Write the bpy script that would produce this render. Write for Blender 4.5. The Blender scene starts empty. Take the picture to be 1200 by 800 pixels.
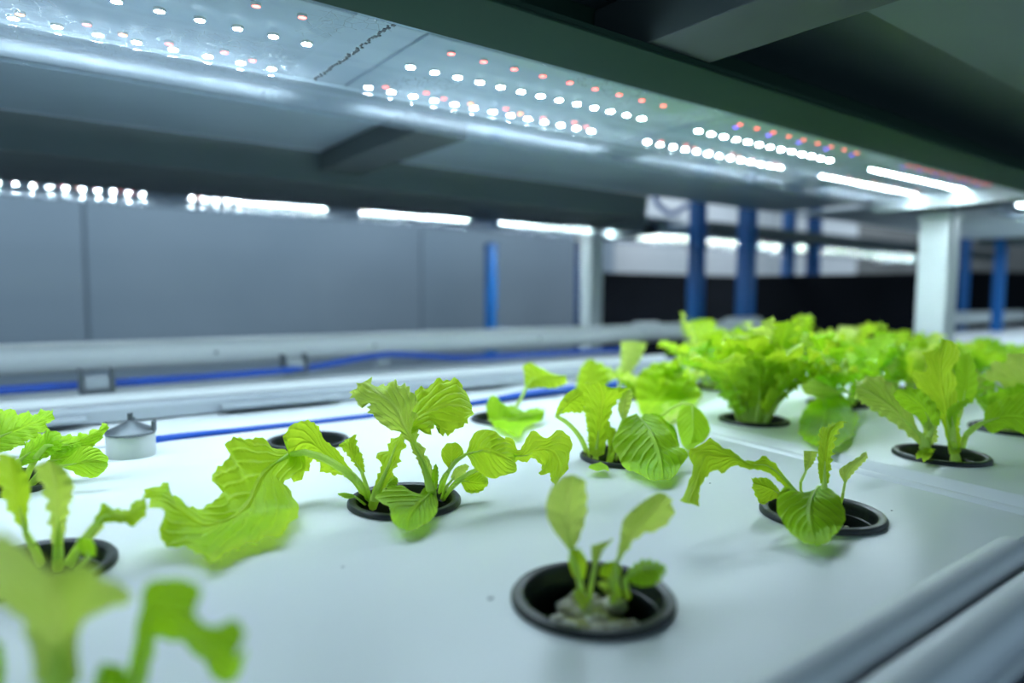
import bpy, bmesh, math, random
import numpy as np
from math import sin, cos, pi, radians, atan2
from mathutils import Vector, Matrix, noise as mnoise

scene = bpy.context.scene
COL = scene.collection

# ------------------------------------------------------------------ camera geometry
F = 782.5
PITCH, ROLL, YAW, H = radians(-4.13), radians(.4), radians(53.67), .1118
fw = np.array([cos(YAW)*cos(PITCH), sin(YAW)*cos(PITCH), sin(PITCH)])
rt = np.array([sin(YAW), -cos(YAW), 0.]); up = np.cross(rt, fw)
rt, up = cos(ROLL)*rt + sin(ROLL)*up, -sin(ROLL)*rt + cos(ROLL)*up
CAM = np.array([0, 0, H])

def ray(px, py): return fw + (px-600)/F*rt - (py-400)/F*up
def at(px, py, Z): return CAM + ray(px, py)*Z          # world point seen at a pixel, Z metres deep
def on(px, py, z=0.):                                   # world point on a horizontal plane
    d = ray(px, py); return CAM + d*((z-CAM[2])/d[2])

# ------------------------------------------------------------------ object helpers
def link(o, parent=None):
    COL.objects.link(o)
    if parent is not None: o.parent = parent
    return o

def tag(o, label=None, cat=None, group=None, kind=None):
    if label: o['label'] = label
    if cat: o['category'] = cat
    if group: o['group'] = group
    if kind: o['kind'] = kind
    return o

def empty(name, loc=(0, 0, 0), rz=0):
    o = bpy.data.objects.new(name, None); o.empty_display_size = .02
    o.location = loc; o.rotation_euler.z = rz
    return link(o)

def copy_tree(o, parent=None):
    c = o.copy(); link(c); c.parent = parent
    for ch in list(o.children): copy_tree(ch, c)
    return c

class MB:
    """collects shapes and links them as one mesh object"""
    def __init__(s): s.v = []; s.f = []; s.uv = {}
    def add(s, vs, fs):
        n = len(s.v); s.v += [tuple(map(float, v)) for v in vs]
        s.f += [tuple(i+n for i in f) for f in fs]; return s
    def box(s, x0, y0, z0, x1, y1, z1, bev=0):
        if bev > 0:
            bm = bmesh.new(); bmesh.ops.create_cube(bm, size=1)
            for v in bm.verts:
                v.co = Vector(((x0+x1)/2+v.co.x*(x1-x0), (y0+y1)/2+v.co.y*(y1-y0), (z0+z1)/2+v.co.z*(z1-z0)))
            bmesh.ops.bevel(bm, geom=bm.edges[:], offset=bev, segments=3, affect='EDGES', profile=.5)
            bm.verts.index_update()
            s.add([v.co for v in bm.verts], [[v.index for v in f.verts] for f in bm.faces]); bm.free()
            return s
        vs = [(x, y, z) for z in (z0, z1) for y in (y0, y1) for x in (x0, x1)]
        return s.add(vs, [(0,2,3,1),(4,5,7,6),(0,1,5,4),(2,6,7,3),(0,4,6,2),(1,3,7,5)])
    def lathe(s, prof, c=(0, 0, 0), n=48, closed=False):
        vs, fs = [], []
        for r, z in prof:
            for k in range(n):
                a = 2*pi*k/n; vs.append((c[0]+r*cos(a), c[1]+r*sin(a), c[2]+z))
        m = len(prof)
        for i in range(m if closed else m-1):
            j = (i+1) % m
            for k in range(n):
                l = (k+1) % n; fs.append((i*n+k, i*n+l, j*n+l, j*n+k))
        return s.add(vs, fs)
    def tube(s, pts, rad, n=8, cap=True):
        pts = [np.array(p, float) for p in pts]; m = len(pts)
        if not hasattr(rad, '__len__'): rad = [rad]*m
        T = [pts[min(i+1, m-1)]-pts[max(i-1, 0)] for i in range(m)]
        T = [t/(np.linalg.norm(t)+1e-12) for t in T]
        a = np.array([0, 0, 1.]) if abs(T[0][2]) < .9 else np.array([1., 0, 0])
        N = np.cross(T[0], a); N /= np.linalg.norm(N); vs = []
        for i in range(m):
            N = N - T[i]*(N@T[i]); N /= np.linalg.norm(N)+1e-12; B = np.cross(T[i], N)
            for k in range(n):
                q = 2*pi*k/n; vs.append(pts[i]+rad[i]*(cos(q)*N+sin(q)*B))
        fs = [(i*n+k, i*n+(k+1) % n, (i+1)*n+(k+1) % n, (i+1)*n+k) for i in range(m-1) for k in range(n)]
        if cap: fs += [tuple(range(n))[::-1], tuple((m-1)*n+k for k in range(n))]
        return s.add(vs, fs)
    def extrude_profile(s, prof, a, b, axis='x', closed=True):
        """prof = list of (across, z); swept straight from a to b along axis"""
        vs = []
        for t in (a, b):
            for q, z in prof: vs.append((t, q, z) if axis == 'x' else (q, t, z))
        n = len(prof)
        fs = [(i, (i+1) % n, n+(i+1) % n, n+i) for i in range(n if closed else n-1)]
        if closed: fs += [tuple(range(n))[::-1], tuple(range(n, 2*n))]
        return s.add(vs, fs)
    def build(s, name, mat, parent=None, smooth=True, angle=40):
        me = bpy.data.meshes.new(name); me.from_pydata(s.v, [], s.f); me.validate(); me.update()
        bm = bmesh.new(); bm.from_mesh(me); bmesh.ops.recalc_face_normals(bm, faces=bm.faces[:])
        if smooth:
            for f in bm.faces: f.smooth = True
            for e in bm.edges:
                if len(e.link_faces) == 2 and e.calc_face_angle(0) > radians(angle): e.smooth = False
        bm.to_mesh(me); bm.free()
        if mat: me.materials.append(mat)
        return link(bpy.data.objects.new(name, me), parent)

# ------------------------------------------------------------------ materials
def new_mat(name):
    m = bpy.data.materials.new(name); m.use_nodes = True
    nt = m.node_tree; nt.nodes.clear()
    out = nt.nodes.new('ShaderNodeOutputMaterial')
    return m, nt, out

def N(nt, typ, **kw):
    n = nt.nodes.new(typ)
    for k, v in kw.items():
        if k in n.inputs: n.inputs[k].default_value = v
        else: setattr(n, k, v)
    return n

def ramp(nt, src, stops):
    r = nt.nodes.new('ShaderNodeValToRGB'); e = r.color_ramp.elements
    while len(e) < len(stops): e.new(.5)
    for i, (p, c) in enumerate(stops):
        e[i].position = p; e[i].color = (*c, 1)
    nt.links.new(src, r.inputs['Fac']); return r.outputs['Color']

def surf(name, c1, c2=None, rough=.5, metal=0., nscale=8, bump=0., bscale=60, coat=0., spec=.5, stretch=(1, 1, 1), rvar=0.):
    m, nt, out = new_mat(name)
    b = N(nt, 'ShaderNodeBsdfPrincipled'); b.inputs['Roughness'].default_value = rough
    b.inputs['Metallic'].default_value = metal; b.inputs['Coat Weight'].default_value = coat
    b.inputs['Specular IOR Level'].default_value = spec
    tc = N(nt, 'ShaderNodeTexCoord'); mp = N(nt, 'ShaderNodeMapping'); mp.inputs['Scale'].default_value = stretch
    nt.links.new(tc.outputs['Object'], mp.inputs['Vector'])
    no = N(nt, 'ShaderNodeTexNoise', Scale=nscale, Detail=5.); nt.links.new(mp.outputs[0], no.inputs['Vector'])
    nt.links.new(ramp(nt, no.outputs['Fac'], [(.3, c1), (.7, c2 or c1)]), b.inputs['Base Color'])
    if rvar:
        mr = N(nt, 'ShaderNodeMapRange'); mr.inputs['To Min'].default_value = rough-rvar; mr.inputs['To Max'].default_value = rough+rvar
        nt.links.new(no.outputs['Fac'], mr.inputs['Value']); nt.links.new(mr.outputs[0], b.inputs['Roughness'])
    if bump:
        n2 = N(nt, 'ShaderNodeTexNoise', Scale=bscale, Detail=4.); nt.links.new(mp.outputs[0], n2.inputs['Vector'])
        bp = N(nt, 'ShaderNodeBump', Strength=bump, Distance=.002); nt.links.new(n2.outputs['Fac'], bp.inputs['Height'])
        nt.links.new(bp.outputs[0], b.inputs['Normal'])
    nt.links.new(b.outputs[0], out.inputs[0]); return m

def emis(name, col, s):
    m, nt, out = new_mat(name)
    e = N(nt, 'ShaderNodeEmission'); e.inputs['Color'].default_value = (*col, 1); e.inputs['Strength'].default_value = s
    nt.links.new(e.outputs[0], out.inputs[0]); return m

def leaf_mat(name, dark, light, trans, tw=.45, rough=.45):
    """lettuce leaf: UV x runs from the midrib to the edge, UV y from the stalk to the tip"""
    m, nt, out = new_mat(name); L = nt.links.new
    uv = N(nt, 'ShaderNodeUVMap'); sp = N(nt, 'ShaderNodeSeparateXYZ'); L(uv.outputs[0], sp.inputs[0])
    oi = N(nt, 'ShaderNodeObjectInfo')
    def math(op, a, b=None, c=None):
        n = N(nt, 'ShaderNodeMath', operation=op)
        for i, q in enumerate((a, b, c)):
            if q is None: continue
            if isinstance(q, (int, float)): n.inputs[i].default_value = q
            else: L(q, n.inputs[i])
        return n.outputs[0]
    u, v = sp.outputs['X'], sp.outputs['Y']
    tc = N(nt, 'ShaderNodeTexCoord')
    wob = N(nt, 'ShaderNodeTexNoise', Scale=85., Detail=4.); L(tc.outputs['Object'], wob.inputs['Vector'])
    w = math('MULTIPLY', math('SUBTRACT', wob.outputs['Fac'], .5), .9)
    ph = math('ADD', math('MULTIPLY', math('SUBTRACT', v, math('MULTIPLY', u, .42)), 52.), math('MULTIPLY', w, 5.))
    vein = math('POWER', math('ABSOLUTE', math('SINE', math('MULTIPLY', ph, .5))), 9.)
    rib = math('SUBTRACT', 1., math('SMOOTH_MIN', math('MULTIPLY', u, 9.), 1., .2))
    rib = math('MAXIMUM', rib, 0.)
    vn = math('MAXIMUM', math('MULTIPLY', vein, .38), rib)
    big = N(nt, 'ShaderNodeTexNoise', Scale=35., Detail=4.); L(tc.outputs['Object'], big.inputs['Vector'])
    edge = math('MULTIPLY', math('POWER', u, 4.), .35)
    fac = math('ADD', math('ADD', math('MULTIPLY', big.outputs['Fac'], .9), math('MULTIPLY', vn, .45)), math('MULTIPLY', oi.outputs['Random'], .3))
    fac = math('SUBTRACT', math('ADD', fac, edge), .2)
    col = ramp(nt, fac, [(.15, dark), (.85, light)])
    b = N(nt, 'ShaderNodeBsdfPrincipled'); b.inputs['Roughness'].default_value = rough
    b.inputs['Specular IOR Level'].default_value = .35
    L(col, b.inputs['Base Color'])
    t = N(nt, 'ShaderNodeBsdfTranslucent')
    mc = N(nt, 'ShaderNodeMix', data_type='RGBA'); mc.inputs[0].default_value = .65
    L(col, mc.inputs[6]); mc.inputs[7].default_value = (*trans, 1); L(mc.outputs[2], t.inputs['Color'])
    hgt = math('SUBTRACT', math('MULTIPLY', wob.outputs['Fac'], .8), vn)
    bp = N(nt, 'ShaderNodeBump', Strength=.75, Distance=.0018); L(hgt, bp.inputs['Height'])
    L(bp.outputs[0], b.inputs['Normal']); L(bp.outputs[0], t.inputs['Normal'])
    mx = N(nt, 'ShaderNodeMixShader'); mx.inputs[0].default_value = tw
    L(b.outputs[0], mx.inputs[1]); L(t.outputs[0], mx.inputs[2]); L(mx.outputs[0], out.inputs[0])
    return m

def cover_mat(name, milk=.12, tint=(.93, .97, 1.)):
    m, nt, out = new_mat(name); L = nt.links.new
    tc = N(nt, 'ShaderNodeTexCoord'); mp = N(nt, 'ShaderNodeMapping'); mp.inputs['Scale'].default_value = (1.2, 9, 9)
    L(tc.outputs['Object'], mp.inputs['Vector'])
    n1 = N(nt, 'ShaderNodeTexNoise', Scale=3., Detail=6., Roughness=.7); L(mp.outputs[0], n1.inputs['Vector'])
    vo = N(nt, 'ShaderNodeTexVoronoi', Scale=130., feature='DISTANCE_TO_EDGE'); L(tc.outputs['Object'], vo.inputs['Vector'])
    scr = N(nt, 'ShaderNodeMath', operation='LESS_THAN'); L(vo.outputs['Distance'], scr.inputs[0]); scr.inputs[1].default_value = .015
    nz = N(nt, 'ShaderNodeTexNoise', Scale=9., Detail=2.); L(tc.outputs['Object'], nz.inputs['Vector'])
    g = N(nt, 'ShaderNodeMath', operation='GREATER_THAN'); L(nz.outputs['Fac'], g.inputs[0]); g.inputs[1].default_value = .56
    sc = N(nt, 'ShaderNodeMath', operation='MULTIPLY'); L(scr.outputs[0], sc.inputs[0]); L(g.outputs[0], sc.inputs[1])
    a = N(nt, 'ShaderNodeMath', operation='MULTIPLY_ADD'); L(n1.outputs['Fac'], a.inputs[0]); a.inputs[1].default_value = milk*1.6; a.inputs[2].default_value = milk*.2
    a2 = N(nt, 'ShaderNodeMath', operation='MULTIPLY_ADD', use_clamp=True); L(sc.outputs[0], a2.inputs[0]); a2.inputs[1].default_value = .3; L(a.outputs[0], a2.inputs[2])
    tr = N(nt, 'ShaderNodeBsdfTransparent'); tr.inputs[0].default_value = (*tint, 1)
    tl = N(nt, 'ShaderNodeBsdfTranslucent'); tl.inputs[0].default_value = (.75, .87, 1., 1)
    df = N(nt, 'ShaderNodeBsdfDiffuse'); df.inputs[0].default_value = (.7, .82, .92, 1)
    md = N(nt, 'ShaderNodeMixShader'); md.inputs[0].default_value = .4; L(tl.outputs[0], md.inputs[1]); L(df.outputs[0], md.inputs[2])
    m1 = N(nt, 'ShaderNodeMixShader'); L(a2.outputs[0], m1.inputs[0]); L(tr.outputs[0], m1.inputs[1]); L(md.outputs[0], m1.inputs[2])
    gl = N(nt, 'ShaderNodeBsdfGlossy'); gl.inputs['Roughness'].default_value = .12
    lw = N(nt, 'ShaderNodeLayerWeight', Blend=.5)
    pw = N(nt, 'ShaderNodeMath', operation='POWER'); L(lw.outputs['Facing'], pw.inputs[0]); pw.inputs[1].default_value = 4.
    fr = N(nt, 'ShaderNodeMath', operation='MULTIPLY_ADD'); L(pw.outputs[0], fr.inputs[0]); fr.inputs[1].default_value = .6; fr.inputs[2].default_value = .04
    m2 = N(nt, 'ShaderNodeMixShader'); L(fr.outputs[0], m2.inputs[0]); L(m1.outputs[0], m2.inputs[1]); L(gl.outputs[0], m2.inputs[2])
    L(m2.outputs[0], out.inputs[0]); return m

M = {}
M['tray'] = surf('white_tray_plastic', (.80, .84, .86), (.86, .89, .90), rough=.33, nscale=5, bump=.12, bscale=14, rvar=.08)
M['rim'] = surf('pale_rim_plastic', (.80, .82, .85), (.88, .89, .91), rough=.38, nscale=9)
M['rim2'] = surf('grey_ledge_plastic', (.34, .38, .42), (.42, .46, .50), rough=.45, nscale=9)
M['pipe'] = surf('white_pipe', (.74, .78, .79), (.82, .85, .85), rough=.35, nscale=6)
M['black'] = surf('black_cup_plastic', (.006, .010, .011), (.012, .018, .019), rough=.38, nscale=60, bump=.1, bscale=300)
M['blackpanel'] = surf('black_panel', (.002, .003, .006), (.004, .005, .009), rough=.7, spec=.12)
M['rubber'] = surf('black_rubber', (.008, .010, .013), rough=.45)
M['medium'] = surf('mossy_sponge', (.20, .22, .05), (.50, .50, .22), rough=.9, nscale=170, bump=1., bscale=420)
M['stone'] = surf('pale_pebble', (.36, .32, .20), (.82, .82, .76), rough=.85, nscale=120, bump=.8, bscale=500)
M['blue'] = surf('blue_painted_steel', (.003, .11, .36), (.005, .13, .42), rough=.4, nscale=5)
M['darkblue'] = surf('dark_blue_steel', (.004, .03, .11), (.006, .04, .14), rough=.45)
M['hose'] = surf('blue_hose', (.006, .07, .42), (.01, .09, .5), rough=.3)
M['post'] = surf('white_painted_post', (.66, .72, .70), (.72, .77, .75), rough=.4)
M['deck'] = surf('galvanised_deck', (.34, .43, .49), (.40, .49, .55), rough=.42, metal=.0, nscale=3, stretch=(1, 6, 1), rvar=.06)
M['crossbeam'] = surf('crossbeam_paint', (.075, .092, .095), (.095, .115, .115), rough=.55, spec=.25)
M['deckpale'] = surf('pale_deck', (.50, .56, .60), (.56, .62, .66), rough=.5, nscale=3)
M['deckshaded'] = surf('shaded_deck', (.12, .165, .175), (.15, .20, .21), rough=.42, nscale=3, stretch=(1, 5, 1), spec=.4)  # darker copy of the deck colour, painting in dimmer light on the camera side
M['shade_strip'] = surf('painted_shade_strip', (.060, .085, .090), (.075, .105, .11), rough=.42, nscale=3)  # dark colour of the strips that paint in shade next to the beams
M['beam'] = surf('green_grey_beam', (.022, .052, .036), (.030, .062, .044), rough=.7, nscale=4, spec=.1)
M['bracket'] = surf('grey_bracket', (.10, .12, .14), (.17, .19, .21), rough=.4, metal=.4)
M['wall'] = surf('grey_wall_panel', (.36, .45, .54), (.41, .50, .59), rough=.25, nscale=2, coat=.3)
M['wall2'] = surf('pale_wall_panel', (.42, .47, .50), (.50, .54, .57), rough=.5, nscale=2)
M['floor'] = surf('dark_floor', (.03, .035, .04), (.05, .055, .06), rough=.5)
M['ceil'] = surf('grey_ceiling', (.12, .13, .13), (.16, .17, .17), rough=.7)
M['board'] = surf('led_board_white', (.52, .62, .70), (.60, .68, .75), rough=.6, nscale=12, spec=.2)
M['cover'] = cover_mat('clear_scratched_cover', .055)
M['coverwall'] = cover_mat('clear_cover_side', .12)
M['endcap'] = surf('white_end_cap', (.62, .70, .70), (.70, .76, .76), rough=.35)
LED = 1.0
M['ledw'] = emis('led_white', (.75, .92, 1.), 570*LED)
M['ledr'] = emis('led_red', (1., .12, .10), 11*LED)
M['ledo'] = emis('led_orange', (1., .30, .08), 12*LED)
M['ledp'] = emis('led_violet', (.20, .10, 1.), 11*LED)
M['led_base'] = surf('led_package', (.8, .8, .7), rough=.4)
M['leafA'] = leaf_mat('lettuce_leaf_bright', (.34, .60, .006), (.70, .92, .05), (.78, 1., .03), .5)
M['leafB'] = leaf_mat('lettuce_leaf_deep', (.32, .62, .008), (.60, .92, .04), (.60, .97, .02), .45)
M['leafC'] = leaf_mat('lettuce_leaf_pale', (.55, .75, .06), (.82, .96, .26), (.86, 1., .12), .5)
M['stalk'] = surf('lettuce_stalk', (.62, .88, .16), (.82, .98, .40), rough=.4, nscale=60)
_nt = M['stalk'].node_tree; _p = _nt.nodes['Principled BSDF']; _o = _nt.nodes['Material Output']
_t = N(_nt, 'ShaderNodeBsdfTranslucent'); _t.inputs[0].default_value = (.88, 1., .25, 1)
_m = N(_nt, 'ShaderNodeMixShader'); _m.inputs[0].default_value = .5
_nt.links.new(_p.outputs[0], _m.inputs[1]); _nt.links.new(_t.outputs[0], _m.inputs[2]); _nt.links.new(_m.outputs[0], _o.inputs[0])
_p.inputs['Specular IOR Level'].default_value = .25

# ------------------------------------------------------------------ leaves
def resamp(P, n):
    """Catmull-Rom through the rows of P, n points spaced evenly along it"""
    P = np.array(P, float)
    if len(P) == 2: return P[0]+(P[1]-P[0])*np.linspace(0, 1, n)[:, None]
    Q = np.vstack([2*P[0]-P[1], P, 2*P[-1]-P[-2]]); out = []
    for i in range(1, len(Q)-2):
        t = np.linspace(0, 1, 12, endpoint=False)[:, None]
        a, b, c, d = Q[i-1:i+3]
        out.append(.5*((2*b)+(-a+c)*t+(2*a-5*b+4*c-d)*t**2+(-a+3*b-3*c+d)*t**3))
    out = np.vstack(out+[P[-1:]])
    s = np.r_[0, np.cumsum(np.linalg.norm(np.diff(out[:, :2] if out.shape[1] == 2 else out, axis=0), axis=1))]
    u = np.linspace(0, s[-1], n)
    return np.stack([np.interp(u, s, out[:, k]) for k in range(out.shape[1])], 1)

def blade(name, Lw, Mw, Rw, mat, parent, ruf=.001, freq=7, jag=.0, seed=0, belly=0.):
    """blade surface through three world curves (left edge, midrib, right edge)"""
    rnd = random.Random(seed); nt_ = len(Mw); ns = 8
    ss = np.linspace(-1, 1, 2*ns+1); G = np.zeros((nt_, 2*ns+1, 3))
    for j, s in enumerate(ss):
        e = Lw if s < 0 else Rw
        a = abs(s); G[:, j] = Mw*(1-a)+e*a
    du = np.gradient(G, axis=0); dv = np.gradient(G, axis=1)
    nn = np.cross(du, dv); nn /= np.linalg.norm(nn, axis=2)[:, :, None]+1e-9
    ref = nn[nt_//2, ns]
    sg = np.where((nn@ref) < 0, -1, 1)[:, :, None]; nn = nn*sg
    p1, p2, p3 = rnd.uniform(0, 6), rnd.uniform(0, 6), rnd.uniform(0, 6)
    T = np.linspace(0, 1, nt_)
    for j, s in enumerate(ss):
        a = abs(s); ph = p1 if s < 0 else p2
        env = np.clip(np.minimum(T*5, 1.), 0, 1)
        wv = np.sin(2*pi*freq*T+ph)*.65 + np.sin(2*pi*freq*2.3*T+p3+ph)*.35
        cr = np.sin(2*pi*freq*1.1*T - a*5+ph+1)*.35*a*(1-a)*2
        G[:, j] += nn[:, j]*((ruf*(a**2.2)*wv+ruf*cr)*env + belly*(1-a*a)*np.sin(pi*T))[:, None]
        if jag and a > .7:
            od = (G[:, j]-Mw); ln = np.linalg.norm(od, axis=1)[:, None]+1e-9
            saw = np.array([rnd.uniform(-.4, 1) if i % 2 else rnd.uniform(-1, .2) for i in range(nt_)])
            G[:, j] += od/ln*(jag*((a-.7)/.3)*saw*np.minimum(T*6, 1.))[:, None]
    me = bpy.data.meshes.new(name); W = 2*ns+1
    fs = [(i*W+j, i*W+j+1, (i+1)*W+j+1, (i+1)*W+j) for i in range(nt_-1) for j in range(W-1)]
    me.from_pydata([tuple(p) for p in G.reshape(-1, 3)], [], fs)
    uvl = me.uv_layers.new(name='UVMap')
    uvs = np.array([(abs(ss[j]), T[i]) for i in range(nt_) for j in range(W)])
    idx = np.zeros(len(me.loops), int); me.loops.foreach_get('vertex_index', idx)
    uvl.data.foreach_set('uv', uvs[idx].ravel())
    me.polygons.foreach_set('use_smooth', [True]*len(me.polygons)); me.materials.append(M[mat])
    me.update()
    return link(bpy.data.objects.new(name, me), parent)

def stalk(leaf, pts, r0, r1, rib=None, back=None, n=8):
    """round stalk running into the midrib that lies just under the blade"""
    P = resamp(pts, 12) if len(pts) > 1 else np.array(pts)
    rad = list(np.linspace(r0, r1, len(P)))
    if rib is not None:
        k = max(2, int(len(rib)*.38)); P = np.vstack([P[:-1], rib[:k]])
        rad = rad[:-1]+list(r1*(1-np.linspace(0, 1, k)**.6)*.75+r1*.12)
    return MB().tube(P, rad, n).build('stalk', M['stalk'], leaf)

def shape(leafspec, Z0):
    L, Mi, R = [np.array(a, float) for a in leafspec[:3]]
    return L, Mi, R

def pleaf(plant, Z0, L, Mi, R, dep=(0, 0), cup=.003, tilt=0., pet=None, pr=(.0016, .0011), mat='leafA',
          ruf=.0008, freq=6, jag=0., seed=0, nt_=34, belly=0.):
    """leaf whose outline is read from the photograph and set in depth: dep = depth of the midrib at even steps
    from stalk to tip relative to the cup, cup = how much farther both edges lie, tilt = right edge farther"""
    l, m, r = resamp(L, nt_), resamp(Mi, nt_), resamp(R, nt_)
    T = np.linspace(0, 1, nt_); d = np.interp(T, np.linspace(0, 1, len(dep)), dep)
    env = np.sin(np.clip(T*1.6+.05, 0, pi/2)); fl = np.clip(T*8, 0, 1)
    Mw = np.array([at(*m[i], Z0+d[i]) for i in range(nt_)])
    Lw = np.array([at(*l[i], Z0+d[i]+(cup-tilt)*env[i]*fl[i]) for i in range(nt_)])
    Rw = np.array([at(*r[i], Z0+d[i]+(cup+tilt)*env[i]*fl[i]) for i in range(nt_)])
    o = blade('leaf', Lw, Mw, Rw, mat, plant, ruf, freq, jag, seed, belly)
    for v in o.data.vertices:                           # a leaf that reaches the tray rests on it
        zmin = .0040+.0010*(1+mnoise.noise(v.co*90))
        if v.co.z < zmin and (v.co.z < -.004 or True):
            k = (CAM[2]-zmin)/(CAM[2]-v.co.z); v.co = Vector(CAM)+(v.co-Vector(CAM))*k
    if pet is not None:
        pts = [on(*pet[0], -.018)]
        q = pet[1:]; n = len(q)+1
        for k, p in enumerate(q):
            zz = (p[2] if len(p) > 2 else d[0]*(k+1)/n); pts.append(at(p[0], p[1], Z0+zz))
        pts.append(Mw[0])
        stalk(o, pts, pr[0], pr[1], Mw)
    else:
        MB().tube(Mw[:int(nt_*.75)], list(np.linspace(pr[1], pr[1]*.2, int(nt_*.75))), 6).build('stalk', M['stalk'], o)
    return o

def gleaf(plant, base, az, length, width, e0=75, e1=10, side=None, mat='leafA', ruf=.002, freq=6, jag=.0008, seed=0,
          pet=.4, roll=0., shape_='ruffle', nt_=36, r=.0014):
    """free-growing leaf: rises at e0 degrees and bends over to e1 degrees along azimuth az"""
    rnd = random.Random(seed*7+3); P = [np.array(base, float)]; n = 30
    for i in range(n):
        t = i/(n-1); e = radians(e0+(e1-e0)*t**1.4); a = az+.25*sin(t*3+seed)
        P.append(P[-1]+length/n*np.array([cos(e)*cos(a), cos(e)*sin(a), sin(e)]))
    P = np.array(P); k = int(n*pet); Mw = resamp(P[k:], nt_)
    T = np.linspace(0, 1, nt_)
    if shape_ == 'ruffle': w = width*(.10+.9*np.clip(T*1.5, 0, 1)**1.1)*np.sqrt(np.clip(1-((T-.62)/.42).clip(0)**2.5, 0, 1))
    else: w = width*np.sin(np.clip(T*.93+.07, 0, 1)**.8*pi)**.75
    w = w*(1+.12*np.sin(T*17+seed)+.13*np.sin(T*31+seed*1.7)); w[-1] *= .35; w[0] = width*.08
    side_v = np.array([-sin(az+roll), cos(az+roll), .0]); tg = np.gradient(Mw, axis=0); tg /= np.linalg.norm(tg, axis=1)[:, None]
    S = side_v-tg*(tg@side_v)[:, None]; S /= np.linalg.norm(S, axis=1)[:, None]; U = np.cross(S, tg)*-1
    U = np.cross(tg, S)
    cupf = rnd.uniform(.15, .45)
    wl, wr = w*rnd.uniform(.85, 1.1), w*rnd.uniform(.85, 1.1)
    tipb = (T**3*width*.35)[:, None]*tg
    Lw = Mw+S*wl[:, None]+U*(wl*cupf)[:, None]-tipb*.4; Rw = Mw-S*wr[:, None]+U*(wr*cupf)[:, None]-tipb*.4
    o = blade('leaf', Lw, Mw, Rw, mat, plant, ruf, freq, jag, seed)
    for v in o.data.vertices:
        if v.co.z < .002 and math.hypot(v.co.x-base[0], v.co.y-base[1]) > .021: v.co.z = .002
    stalk(o, [P[0], P[k//2], Mw[0]], r*1.2, r*.8, Mw, n=6)
    return o

# ------------------------------------------------------------------ room
def panel_obj(name, x0, y0, z0, x1, y1, z1, mat, bev=0):
    return MB().box(x0, y0, z0, x1, y1, z1, bev).build(name, M[mat])
FZ = -.85
tag(panel_obj('floor', -2.2, -1.6, FZ-.05, 6.2, 3.6, FZ, 'floor'), 'dark floor below the racks', kind='structure')
tag(panel_obj('ceiling', -2.2, -1.6, 1.5, 6.2, 3.6, 1.55, 'ceil'), 'grey room ceiling', kind='structure')
WY = 2.75
wl = MB()
xs = [-2.2, -1.13, .186, 1.5, 2.75]
for i in range(len(xs)-1): wl.box(xs[i]+.004, WY, FZ, xs[i+1]-.004, WY+.06, 1.5, .003)
wl.box(-2.2, WY+.02, FZ, 2.75, WY+.06, 1.5)
tag(wl.build('wall_left', M['wall']), 'grey glossy wall panels behind the rack', kind='structure')
tag(panel_obj('wall_back', 5.2, -1.6, FZ, 5.28, 3.6, 1.5, 'wall2'), 'pale end wall beyond the racks', kind='structure')
tag(panel_obj('wall_side', 2.75, 3.3, FZ, 5.2, 3.36, 1.5, 'wall2'), 'pale wall beside the second rack', kind='structure')

# ------------------------------------------------------------------ trays and cups
RC = .0262       # hole radius
cupsA = {'A': (.1651, .1735), 'B': (.3256, .1749), 'D': (.1614, .3152), 'E': (.3286, .3166), 'G': (-.0004, .3218),
         'H': (.1685, .4842), 'I': (.3425, .4763), 'J': (-.012, .4755), 'K': (.0, .1735)}
cupsB = {'C': (.515, .193), 'F': (.522, .346), 'L': (.668, .199), 'Mm': (.675, .350), 'N': (.545, .497), 'O': (.675, .50),
         'P': (.83, .20), 'Q': (.83, .352), 'R': (.83, .502), 'S': (.985, .20), 'T': (.985, .352), 'U': (.985, .502), 'V': (1.13, .352), 'W': (1.13, .502)}

SH = .12         # the joint between the two trays runs slightly askew
def tray_top(x0, x1, y0, y1, holes, z=0., th=.004, cr=.012, s0=0., s1=0.):
    """flat panel with real round holes, rounded corners and a thickness"""
    bm = bmesh.new(); loops = []
    pts = []
    for cx, cy, a0 in ((x1-cr, y1-cr, 0), (x0+cr, y1-cr, 90), (x0+cr, y0+cr, 180), (x1-cr, y0+cr, 270)):
        for k in range(7): a = radians(a0+15*k); yy = cy+cr*sin(a); pts.append((cx+cr*cos(a)+(s1 if cx > (x0+x1)/2 else s0)*(yy-.21), yy))
    edges = []
    def loop(ps):
        vs = [bm.verts.new((x, y, z)) for x, y in ps]
        for i in range(len(vs)): edges.append(bm.edges.new((vs[i], vs[(i+1) % len(vs)])))
    loop(pts)
    for hx, hy in holes: loop([(hx+RC*cos(2*pi*k/40), hy+RC*sin(2*pi*k/40)) for k in range(40)])
    bmesh.ops.triangle_fill(bm, use_beauty=True, use_dissolve=False, edges=edges)
    r = bmesh.ops.extrude_face_region(bm, geom=bm.faces[:])
    for v in r['geom']:
        if isinstance(v, bmesh.types.BMVert): v.co.z -= th
    bm.verts.index_update()
    mb = MB().add([v.co for v in bm.verts], [[v.index for v in f.verts] for f in bm.faces]); bm.free()
    return mb

def arc(cx, cz, r, a0, a1, n=12):
    return [(cx+r*cos(radians(a0+(a1-a0)*k/n)), cz+r*sin(radians(a0+(a1-a0)*k/n))) for k in range(n+1)]

# near tray
tA = empty('grow_tray', (0, 0, 0)); tag(tA, 'white hydroponic tray in the foreground with nine round holes and a rolled front rim', 'tray')
tray_top(-.42, .422, .104, .548, cupsA.values(), s1=SH).build('panel', M['tray'], tA, smooth=False)
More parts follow.
